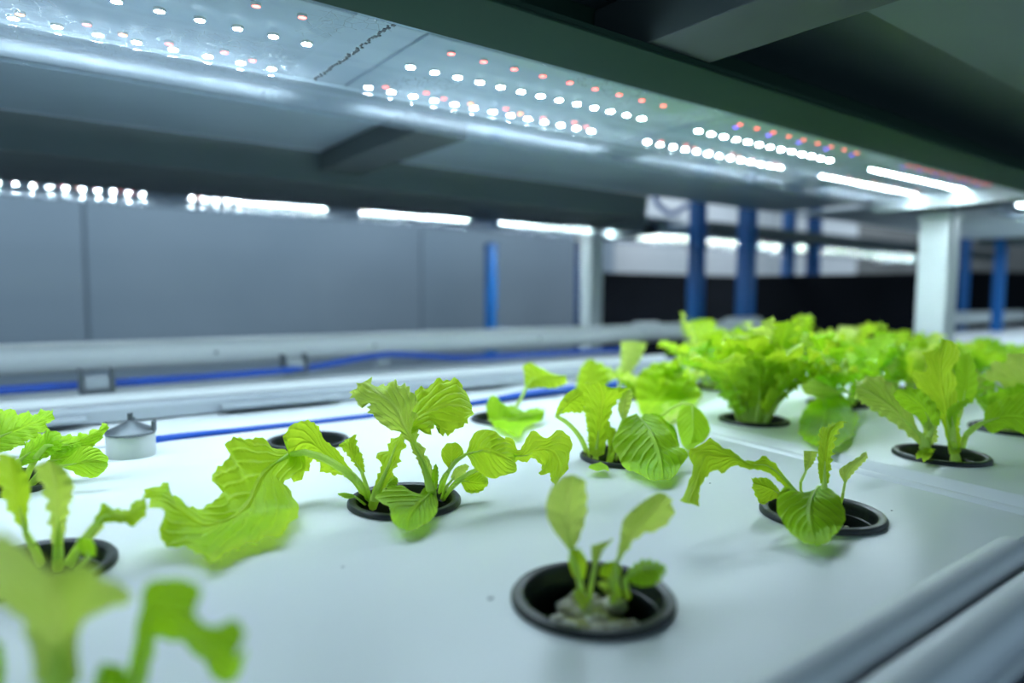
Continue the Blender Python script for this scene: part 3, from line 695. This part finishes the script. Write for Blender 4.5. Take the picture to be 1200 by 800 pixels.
pleaf(t, Z, [(1074,538),(1074,530),(1084,525)], [(1080,536),(1082,530),(1090,525)], [(1082,542),(1090,536),(1096,526)], (-.014,-.016), cup=.003, pet=[(1092,544),(1086,540)], mat='leafA', ruf=.001, jag=.0006, seed=106, pr=(.0012,.001))
for q in range(7):
    bx = 1096+q*5
    gleaf(t, on(bx, 540, -.014), q*1.3, .014, .005, 60, 0, mat='leafB', ruf=.001, seed=110+q, r=.0007)
pleaf(t, Z, [(1122,470),(1118,450),(1122,425),(1128,410)], [(1128,474),(1132,450),(1134,420)], [(1140,472),(1146,450),(1142,425),(1138,410)], (.03,.03,.03), cup=.004, pet=[(1112,540),(1120,500,.02)], mat='leafB', ruf=.001, seed=107, pr=(.002,.0016))
pleaf(t, Z, [(1076,520),(1082,505),(1078,492)], [(1080,524),(1088,508),(1090,494)], [(1084,526),(1098,516),(1098,500)], (-.002,-.002), cup=.002, pet=[(1090,542)], mat='leafC', ruf=.0012, jag=.0006, seed=108, pr=(.003,.002))
finish(t)

# --- F: dense bright head, then the free-growing plants of the second tray
def bushy(key, label, n, ln, wd, seed, spread=1., mats=('leafA', 'leafA', 'leafA', 'leafB', 'leafC'), up0=80, e1=25, bias=None, fin=True):
    t = plant(key, label); rnd = random.Random(seed); x, y = cupsB.get(key) or cupsA[key]
    for i in range(n):
        a = 2*pi*i/n+rnd.uniform(-.4, .4); inner = i % 3 == 0
        if bias is not None and rnd.random() < .35: a = bias+rnd.uniform(-.7, .7)
        l = ln*rnd.uniform(.75, 1.15); e0 = up0+rnd.uniform(-22, 6); ee = e1+rnd.uniform(-45, 30)+(25 if inner else 0)
        gleaf(t, (x+.006*cos(a), y+.006*sin(a), -.014), a, l, wd*rnd.uniform(.8, 1.2), e0, ee, mat=rnd.choice(mats), ruf=.0058*wd/.02, freq=rnd.randint(5, 8), jag=.0022, seed=seed*31+i,
              shape_='ruffle' if rnd.random() < .75 else 'oval', pet=rnd.uniform(.22, .4), r=.002, roll=rnd.uniform(-.5, .5))
    if fin: finish(t)
    return t
bushy('H', 'small lettuce low in the cup by the thin blue hose, hidden behind a drooping leaf', 4, .022, .008, 4, e1=0)
bushy('F', 'dense bright frilly lettuce in the middle of the tray beyond the groove', 26, .100, .0215, 5, up0=82, e1=36)
bushy('L', 'lettuce at the right edge of the photo in the front row beyond the groove', 10, .085, .021, 7, mats=('leafB', 'leafB', 'leafC'))
t = bushy('Mm', 'lettuce right of the dense bright one, broad leaf hanging over the tray', 13, .092, .024, 8, e1=20, mats=('leafB', 'leafA', 'leafB'), fin=False); Z = zc('Mm')
pleaf(t, Z, [(958,464),(942,480),(936,500),(940,516)], [(966,462),(966,490),(958,523)], [(988,462),(1004,484),(1003,505),(986,520),(966,526)], (-.03,-.07,-.09), cup=.006, tilt=.0, pet=[(1010,482),(985,468)], mat='leafB', ruf=.004, freq=4, seed=911, pr=(.003,.002))
pleaf(t, Z, [(960,450),(948,444),(938,446)], [(985,456),(962,454),(938,452)], [(985,466),(962,466),(944,462)], (-.03,-.05), cup=.004, pet=[(1008,480),(1000,462)], mat='leafC', ruf=.005, freq=8, jag=.0015, seed=912, pr=(.003,.002))
finish(t)
t = bushy('N', 'lettuce behind the big drooping leaf, with pale upright leaves beside the hose', 8, .07, .020, 9, e1=15, mats=('leafA', 'leafA', 'leafC'), bias=-1.9, fin=False); Z = zc('N')
pleaf(t, Z, [(678,476),(674,456),(680,432),(690,420)], [(688,478),(691,455),(694,421)], [(702,476),(706,456),(717,444),(714,432),(700,424)], (-.01,-.01), cup=.006, tilt=.004, pet=[(735,470),(705,478)], mat='leafA', ruf=.003, jag=.001, seed=901, pr=(.002,.0016))
pleaf(t, Z, [(724,450),(727,425),(727,400)], [(726,450),(738,425),(742,399)], [(729,450),(748,425),(759,402)], (.03,.03), cup=.004, pet=[(742,472),(728,462)], mat='leafC', ruf=.002, seed=902, pr=(.002,.0016))
pleaf(t, Z, [(750,484),(744,458),(751,436),(768,425)], [(756,488),(770,468),(783,450),(788,430)], [(772,494),(798,482),(820,468),(816,446),(800,430)], (-.06,-.05,-.03), cup=.006, tilt=.004, pet=[(745,474),(748,488)], mat='leafA', ruf=.004, freq=5, jag=.0012, seed=903, pr=(.0024,.0018))
pleaf(t, Z, [(766,482),(784,470),(806,462)], [(766,488),(786,480),(810,468)], [(770,494),(790,492),(814,478)], (-.03,0), cup=.006, pet=[(748,474),(756,482)], mat='leafC', ruf=.003, seed=904, pr=(.0024,.0018))
finish(t)
bushy('O', 'second lettuce from the groove in the back row', 14, .100, .025, 10, e1=35)
bushy('P', 'third lettuce from the groove in the front row', 10, .082, .022, 12, mats=('leafB', 'leafC'))
bushy('Q', 'third lettuce from the groove in the second row', 12, .088, .023, 13)
bushy('R', 'third lettuce from the groove in the back row', 13, .100, .024, 14, e1=35)
bushy('S', 'fourth lettuce from the groove in the front row', 9, .085, .022, 15, mats=('leafB', 'leafC'))
bushy('T', 'fourth lettuce from the groove in the second row', 10, .08, .022, 16, mats=('leafB', 'leafA'))
bushy('U', 'fourth lettuce from the groove in the back row, against the black panel', 10, .085, .022, 17)
bushy('V', 'last lettuce in the second row before the white post', 9, .072, .020, 18, mats=('leafB',))
bushy('W', 'last lettuce in the back row before the white post', 9, .075, .020, 19, mats=('leafB', 'leafA'))

# ------------------------------------------------------------------ hoses, valve, clamps, rear pipe
def hose(pts, r, label):
    P = resamp(pts, 60); rr = [r*(1+.7*min(max((p[0]-.38)/.06, 0), 1)) if r < .004 else r for p in P]; o = MB().tube(P, rr, 12).build('water_hose', M['hose']); return tag(o, label, 'hose')
hose([(.066, .546, .0022), (.10, .553, .0010), (.16, .556, -.0002), (.25, .557, -.0002), (.34, .558, .0005), (.40, .560, .0025), (.455, .564, .0035), (.62, .5665, .004), (.9, .5665, .003)], .0031, 'thin blue water hose lying along the back edge of the near tray')
hose([(-.62, .835, .012), (-.02, .832, .012), (.03, .83, .0125), (.1, .828, .0125), (.24, .845, .012), (.31, .862, .013), (.42, .885, .022), (.5, .880, .016), (.58, .87, .011), (.9, .86, .011)], .0045, 'thick blue water hose curving across the rear tray below the white pipe')

vp = on(154, 533)
v = empty('float_valve', (vp[0], vp[1], 0)); tag(v, 'small white cylinder valve with a grey pointed cap at the start of the blue hose', 'valve')
MB().lathe([(.0, .0), (.0145, .0), (.0150, .002), (.0150, .014), (.0140, .0155), (.0, .0155)], n=32).build('body', M['pipe'], v)
MB().lathe([(.0150, .0150), (.0158, .0165), (.0150, .0175), (.004, .0225), (.0018, .024), (.0018, .029), (.0, .029)], n=32).build('cap', M['bracket'], v)
for a in (-.5, 1.4, 2.9):
    MB().box(-.0022, -.0012, .0, .0022, .0012, .0075, .001).build('peg', M['bracket'], v)
    o = v.children[-1]; o.location = (.0150*cos(a), .0150*sin(a), .0165); o.rotation_euler.z = a+pi/2
cp = on(114, 467)
v2 = empty('hose_clamp', (cp[0], cp[1], .0)); tag(v2, 'grey box clamp holding the thick blue hose on the rear tray', 'clamp')
MB().box(-.016, -.009, .006, .016, .009, .010, .001).box(-.016, -.009, .006, -.012, .009, .032, .001).box(.012, -.009, .006, .016, .009, .032, .001).build('bracket', M['bracket'], v2)
MB().box(-.0115, -.007, .010, .0115, .007, .024, .002).build('block', M['rim2'], v2)
v3 = copy_tree(v2); v3.location = tuple(on(345, 443)); tag(v3, 'grey box clamp on the thick blue hose below the middle of the white pipe', 'clamp')

pp = empty('rear_pipe', (0, 0, 0)); tag(pp, 'long white pipe along the back of the rear tray', 'pipe')
def capped(x0, x1, y, z, r):
    return MB().lathe([(0, 0), (r, 0)], n=3) if 0 else MB().tube([(x0, y, z), (x0+.3, y, z), (x1-.3, y, z), (x1, y, z)], r, 28)
capped(-.75, 1.42, .955, .0315, .0185).build('pipe', M['pipe'], pp)
MB().tube([(1.02, .955, .034), (1.08, .955, .034)], .021, 24).build('coupling', M['pipe'], pp)
MB().tube([(1.33, .955, .036), (1.44, .955, .036)], .0235, 24).build('coupling', M['pipe'], pp)
for x in (.205, .43, .75): MB().tube([(x, .9345, .0315), (x, .9395, .0315)], .0022, 10).build('screw', M['bracket'], pp)
for x in (-.3, .45, 1.2): MB().box(x-.012, .945, -.03, x+.012, .965, .016, .002).build('pipe_support', M['rim2'], pp)

# ------------------------------------------------------------------ upper shelf and lights
SZ = H+.190; DZ = H+.150; BZ = H+.172; TZ = H+.178
def make_shelf(ox, where):
    def th(mb, name, mat, label, cat):
        o = mb.build(name, M[mat]); o.location.x = ox; tag(o, label, cat); return o
    for y0, y1, w in ((-.35, .233, 'on the camera side of the front light'), (.347, .899, 'between the two lights'), (1.167, 1.72, 'beyond the rear light')):
        th(MB().box(-.75, y0, SZ, 1.42, y1, SZ+.006, .0005), 'shelf_deck', 'deckshaded' if y0 < 0 else ('deckpale' if ox else 'deck'), 'grey-green shelf underside '+w+' '+where, 'shelf')
    th(MB().box(-.75, .292, DZ-.001, 1.36, .347, DZ+.001, .0006).box(-.75, .344, DZ+.001, 1.36, .347, SZ+.006, .0006).box(-.75, .292, DZ+.001, 1.36, .2935, DZ+.004),
       'shelf_beam', 'beam', 'dark green channel beam along the front light '+where, 'beam')
    if ox:
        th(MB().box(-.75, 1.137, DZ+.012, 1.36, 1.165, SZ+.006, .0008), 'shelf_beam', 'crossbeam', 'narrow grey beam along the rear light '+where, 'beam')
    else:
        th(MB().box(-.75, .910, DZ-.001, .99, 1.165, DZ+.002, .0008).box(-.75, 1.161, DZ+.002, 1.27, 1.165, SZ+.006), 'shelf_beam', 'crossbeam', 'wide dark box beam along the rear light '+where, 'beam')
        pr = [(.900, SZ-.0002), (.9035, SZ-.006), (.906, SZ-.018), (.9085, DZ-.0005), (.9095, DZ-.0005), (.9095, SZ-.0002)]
        th(MB().extrude_profile(pr, -.75, .99, 'x'), 'shelf_shade_strip', 'shade_strip', 'painted shade strip on the side of the rear box beam '+where, 'shade_strip')  # added strip; its dark colour stands for shade on the beam side
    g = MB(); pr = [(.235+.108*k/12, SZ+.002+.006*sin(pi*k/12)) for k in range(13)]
    th(g.extrude_profile(pr+[(q, z+.003) for q, z in pr[::-1]], -.75, 1.42, 'x'), 'shelf_shade_strip', 'shade_strip', 'painted shade strip beside the front light '+where, 'shade_strip')  # added strip; the dark band beside the front beam is painted shade
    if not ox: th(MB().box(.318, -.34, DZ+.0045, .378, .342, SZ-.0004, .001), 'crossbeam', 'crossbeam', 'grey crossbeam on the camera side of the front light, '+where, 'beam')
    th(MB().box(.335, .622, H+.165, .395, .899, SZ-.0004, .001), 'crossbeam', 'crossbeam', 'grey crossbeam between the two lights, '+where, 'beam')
make_shelf(0, 'above the near trays'); make_shelf(2.25, 'of the next rack')

def diode(kind, x, y, par):
    r = .0029 if kind == 'ledw' else .0025; n = 14       # a flat lens facing down in a low white package
    mb = MB().lathe([(r*1.25, .0004), (r*1.22, -.0012), (r*1.02, -.0016), (r, -.0013)], (x, y, 0), n)
    k = len(mb.f); c = len(mb.v)-n
    mb.add([(x+r*cos(2*pi*i/n), y+r*sin(2*pi*i/n), -.0013) for i in range(n)], [tuple(range(n))[::-1]])
    me = bpy.data.meshes.new('diode'); me.from_pydata(mb.v, [], mb.f); me.materials.append(M['led_base']); me.materials.append(M[kind])
    me.polygons.foreach_set('material_index', [0]*k+[1]); me.update()
    return link(bpy.data.objects.new('diode', me), par)

def make_light():
    t = empty('grow_light', (0, 0, 0)); rnd = random.Random(4)
    boards = [(-.43, -.17), (-.088, .162), (.241, .490), (.574, .828), (.933, 1.216)]
    nl = [12, 12, 13, 13, 17]
    # housing pan above the boards
    MB().box(-.46, .349, BZ+.0022, 1.262, .590, H+.1895, .0006).build('housing', M['board'], t)
    spots = []
    proto = {}
    yoff = lambda x: -.018*x
    for (a, b), n in zip(boards, nl):
        mb = MB().box(a-.014, .405, BZ, b+.014, .548, BZ+.002, .0004); mb.build('led_board', M['board'], t)
        for i in range(n):
            x = a+(b-a)*i/(n-1)
            spots.append(('ledw', x, .537+yoff(x))); spots.append(('ledw', x+.004, .470+yoff(x)))
        m = int(n*.75)
        for i in range(m):
            x = a+(b-a)*(i+.5)/m
            if i % 3 != 1: spots.append(('ledo' if i % 2 else 'ledr', x-.003, .527+yoff(x)))
            if i % 3 == 1 and i > 0: spots.append(('ledr', x+.004, .521+yoff(x)))
            spots.append(('ledr', x, .427+yoff(x)))
            if b > .57 and i % 2 == 0: spots.append(('ledp', x+.007, .437+yoff(x)))
    spots.sort(key=lambda s: math.hypot(s[1]-.1, s[2])+ (2 if s[1] < -.02 else 0))
    meshes = {}
    for kind in ('ledw', 'ledr', 'ledo', 'ledp'):
        o = diode(kind, 0, 0, t); meshes[kind] = o.data; bpy.data.objects.remove(o)
    for kind, x, y in spots[:100]:
        o = bpy.data.objects.new('diode', meshes[kind]); link(o, t); o.location = (x, y, BZ-.0002)
        if kind != 'ledw': o['label'] = {'ledr': 'red diode', 'ledo': 'orange diode', 'ledp': 'violet diode'}[kind]
    rest = MB(); mats = ['led_base', 'ledw', 'ledr', 'ledo', 'ledp']; mi = []
    for kind, x, y in spots[100:]:
        me = meshes[kind]; n0 = len(rest.f)
        rest.add([(v.co.x+x, v.co.y+y, v.co.z+BZ-.0002) for v in me.vertices], [tuple(p.vertices) for p in me.polygons])
        mi += [0]*(len(rest.f)-n0-1)+[mats.index(kind)]
    me = bpy.data.meshes.new('diode'); me.from_pydata(rest.v, [], rest.f)
    for k in mats: me.materials.append(M[k])
    me.polygons.foreach_set('material_index', mi)
    me.update(); o = link(bpy.data.objects.new('diode', me), t); o['kind'] = 'stuff'
    # clear cover: bottom sheet and two upright sides with small lips
    pr = [(.349, TZ-.004), (.349, DZ+.003), (.353, DZ), (.476, DZ), (.480, DZ+.0012)]
    vs = []; fs = []; xs = np.linspace(-.46, 1.235, 30)
    cv = MB()
    for x in xs:
        for y, z in pr[1:5]: vs.append((x, y, z))
    m = 4
    for i in range(len(xs)-1):
        for j in range(m-1): fs.append((i*m+j, i*m+j+1, (i+1)*m+j+1, (i+1)*m+j))
    cv.add(vs, fs); cv.build('cover', M['cover'], t, angle=80)
    sd = MB(); sd.add([(-.46, .349, DZ+.003), (1.235, .349, DZ+.003), (1.235, .349, TZ-.004), (-.46, .349, TZ-.004)], [(0, 1, 2, 3)]); sd.build('cover_side', M['coverwall'], t)
    q = [(.480, DZ+.0012), (.482, DZ+.0002), (.486, DZ+.0002), (.489, DZ+.0014), (.53, DZ+.0024), (.562, DZ+.0034), (.578, DZ+.006), (.588, DZ+.012), (.591, TZ-.004)]
    sd = MB().extrude_profile(q, -.46, 1.235, 'x', closed=False); sd.build('cover_side', M['coverwall'], t, angle=60)
    MB().box(-.46, .5755, DZ+.0035, 1.235, .5785, DZ+.0052, .0008).box(-.46, .3482, DZ-.0008, 1.235, .3506, DZ+.0022, .0008).build('cover_lip', M['coverwall'], t)
    # glued joint across the cover
    jt = MB(); jr = random.Random(2)
    for k in range(46):
        yy = .352+.122*k/45; r_ = jr.uniform(.0006, .0012); jx = .1735+jr.uniform(-.0012, .0012)
        jt.box(jx-r_, yy-r_, DZ-.0007, jx+r_, yy+r_, DZ-.0001, .0001)
    jt.build('joint', M['bracket'], t)
    # rounded white end cap
    ec = MB(); n = 14; vs = []; fs = []
    for k in range(n+1):
        a = pi/2*k/n
        x = 1.234+.06*sin(a); z = DZ-.002+(.030)*(1-cos(a))
        for j in range(11):
            y = .347+.244*j/10; xx = x-.06*(abs(j/5-1)**3)*sin(a)
            vs.append((xx, y, z))
    for k in range(n):
        for j in range(10): fs.append((k*11+j, k*11+j+1, (k+1)*11+j+1, (k+1)*11+j))
    ec.add(vs, fs); ec.box(1.228, .347, DZ-.0022, 1.240, .591, TZ-.001, .001); ec.build('end_cap', M['endcap'], t)
    MB().tube(resamp([(1.262, .352, DZ+.018), (1.312, .375, DZ+.016), (1.330, .458, DZ+.014), (1.312, .555, DZ+.016), (1.262, .594, DZ+.018)], 24), .0125, 12).build('end_strap', M['rubber'], t)
    return t
lt = make_light(); tag(lt, 'long clear-covered light with rows of white and red diodes directly above the near tray', 'grow light', 'grow lights under the shelves')
l2 = copy_tree(lt); l2.location = (.02, .82, 0); tag(l2, 'blurred diode light above the rear tray in front of the grey wall', 'grow light', 'grow lights under the shelves')
l3 = copy_tree(lt); l3.location = (1.86, .87, 0); tag(l3, 'distant blurred light seen between the blue posts above the black panels', 'grow light', 'grow lights under the shelves')
l4 = copy_tree(lt); l4.location = (1.93, -.09, 0); tag(l4, 'distant light at the right edge beyond the white post', 'grow light', 'grow lights under the shelves')

# ------------------------------------------------------------------ posts and panels
def post(px, wpx, Z, mat, z0, z1, name, label, cat='post', group=None, ratio=1.):
    c = at(px, 345, Z); w = wpx*Z/F*.72
    sx = w*ratio; mb = MB().box(-w/2, -w/2, z0, w/2, w/2, z1, w*.06)
    for z in (z0+.004, z1-.012): mb.box(-w*.56, -w*.56, z, w*.56, w*.56, z+.008, w*.03)
    o = mb.build(name, M[mat]); o.location = (c[0], c[1], 0); tag(o, label, cat, group); return o
post(1097, 44, 1.18, 'post', FZ, DZ-.004, 'rack_post', 'thick white post under the far end of the front light')
post(693, 26, 1.62, 'post', FZ, DZ-.004, 'rack_post', 'white post under the far end of the rear light')
post(575, 15, 1.75, 'blue', FZ, DZ-.02, 'rack_post', 'single blue post standing against the grey wall')
G_ = 'blue posts in the middle distance'
for px, w, Z, z0, z1, lb in ((815.5, 21, 1.72, FZ, .42, 'leftmost blue post of the four in front of the black panels'), (873.5, 23, 1.66, FZ, .42, 'second blue post from the left, thickest of the four'),
                     (922, 16, 2.15, FZ, .46, 'third blue post, rising behind the right black panel'), (951.5, 17, 2.15, FZ, .46, 'fourth blue post, nearest the white post, behind the black panel')):
    post(px, w, Z, 'blue', z0, z1, 'blue_post', lb, group=G_)
post(1129, 12, 2.4, 'blue', FZ, .6, 'blue_post', 'thin blue post just right of the thick white post', group=G_)
post(1170, 14, 2.2, 'blue', FZ, .6, 'blue_post', 'blue post nearest the right edge of the photo', group=G_)
post(677, 7, 1.9, 'darkblue', FZ, .3, 'blue_post', 'narrow dark blue post just left of the rear white post', group=G_)

def wallpanel(pa, Za, pb, Zb, ztop, name, label):
    a, b = at(pa, 345, Za), at(pb, 345, Zb); d = b-a; L_ = math.hypot(d[0], d[1])
    o = MB().box(0, -.012, FZ, L_, .012, ztop, .004).build(name, M['blackpanel'])
    o.location = (a[0], a[1], 0); o.rotation_euler.z = atan2(d[1], d[0]); tag(o, label, 'panel', 'black panels'); return o
wallpanel(699, 2.30, 892, 2.75, H+.074, 'black_panel', 'black panel left, behind the two thick blue posts')
wallpanel(886, 1.95, 1092, 1.62, H+.056, 'black_panel', 'large black panel between the blue posts and the thick white post')
wallpanel(1100, 2.9, 1290, 3.1, H+.11, 'black_panel', 'black panel at the right edge behind the thin blue posts')
tag(panel_obj('dark_board', 4.2, .2, FZ, 4.26, 2.1, H+.9, 'ceil', .004), 'dark brownish board standing far behind the thick white post', 'board')

# blue joint pieces and black cable near the end of the rear light
o = MB().tube([at(716, 247, 1.75), at(757, 238, 1.75)], .013, 12).build('blue_pipe', M['blue']); tag(o, 'short blue pipe hanging under the shelf past the end of the rear light', 'pipe')
o = MB().tube(resamp([at(764, 222, 1.9), at(772, 240, 1.9), at(788, 250, 1.9), at(806, 240, 1.9)], 20), .008, 10).build('drain_hose', surf('pale_blue_hose', (.25, .33, .62), rough=.4)); tag(o, 'pale blue hose loop hanging under the shelf', 'hose')
o = MB().tube([at(806, 228, 1.7), at(882, 233, 1.64)], .012, 10).build('blue_pipe', M['blue']); tag(o, 'blue crosspiece joining the tops of the two thick blue posts', 'pipe')

# next rack, glimpsed at the right edge
o = MB().tube([(2.35, .955, .035), (3.25, .955, .035)], .0225, 20).build('rear_pipe', M['pipe']); tag(o, 'white pipe of the next rack right of the thick white post', 'pipe')
far = empty('grow_tray', (0, 0, 0)); tag(far, 'tray of the next rack glimpsed at the right edge', 'tray')
MB().box(1.95, .06, -.02, 3.5, .58, 0, .006).build('panel', M['tray'], far)
MB().box(1.95, .60, -.02, 3.5, .93, -.004, .006).build('back_panel', M['rim'], far)
MB().box(1.95, .05, -.10, 3.5, .08, -.021, .003).build('front_rim', M['darkblue'], far)
protoP = None
for i, (x, y) in enumerate(((2.02, .30), (2.2, .30), (2.4, .32), (2.05, .48), (2.3, .48), (2.55, .5), (2.6, .32), (2.8, .5))):
    if protoP is None:
        t = empty('lettuce_plant', (0, 0, 0))
        for k in range(9): gleaf(t, (0, 0, 0), k*.72, .07, .019, 75, 20, mat='leafB', ruf=.003, seed=700+k)
        protoP = t
    else: t = copy_tree(protoP)
    t.location = (x, y, 0); t.rotation_euler.z = i*1.1
    tag(t, None)
    tag(t, ['blurred lettuce of the next rack nearest the white post, front row', 'blurred lettuce of the next rack, second in its front row', 'blurred lettuce of the next rack, third in its front row',
            'blurred lettuce of the next rack nearest the white post, back row', 'blurred lettuce of the next rack, second in its back row', 'blurred lettuce of the next rack, third in its back row',
            'blurred lettuce of the next rack, last in its front row', 'blurred lettuce of the next rack, last in its back row'][i], 'lettuce', 'lettuces of the next rack')

# ------------------------------------------------------------------ light, world, camera
w = bpy.data.worlds.new('room'); scene.world = w; w.use_nodes = True
bg = w.node_tree.nodes['Background']; bg.inputs[0].default_value = (.5, .75, .95, 1); bg.inputs[1].default_value = .62
def area(name, loc, sx, sy, e, col, rot=(0, 0, 0)):
    l = bpy.data.lights.new(name, 'AREA'); l.shape = 'RECTANGLE'; l.size = sx; l.size_y = sy; l.energy = e; l.color = col
    o = bpy.data.objects.new(name, l); o.location = loc; o.rotation_euler = rot; return link(o)
area('wall_fill_light', (.6, 2.2, 1.45), 3.2, .25, 30, (.75, .9, 1.))  # added fill light that brightens the left wall, not a visible lamp
area('end_fill_light', (3.9, 2.4, 1.45), 1.8, .5, 45, (.8, .9, 1.))  # added fill to lift the pale far walls, no lamp seen there

cam = bpy.data.cameras.new('camera'); co = bpy.data.objects.new('camera', cam); COL.objects.link(co)
cam.sensor_fit = 'HORIZONTAL'; cam.sensor_width = 36; cam.lens = F/1200*36; cam.clip_start = .01
cam.dof.use_dof = True; cam.dof.focus_distance = .375; cam.dof.aperture_fstop = cam.lens/1000/.0070
Rm = Matrix(((rt[0], up[0], -fw[0]), (rt[1], up[1], -fw[1]), (rt[2], up[2], -fw[2])))
co.matrix_world = Matrix.Translation(Vector(CAM)) @ Rm.to_4x4()
scene.camera = co
scene.view_settings.view_transform = 'Standard'; scene.view_settings.look = 'None'
scene.view_settings.gamma = 1; scene.view_settings.use_curve_mapping = False
scene.view_settings.exposure = 0.
cy = scene.cycles
cy.use_denoising = True; cy.use_light_tree = True
cy.max_bounces = 8; cy.transparent_max_bounces = 16; cy.transmission_bounces = 6; cy.diffuse_bounces = 4
cy.sample_clamp_indirect = 4; cy.caustics_reflective = False; cy.caustics_refractive = False
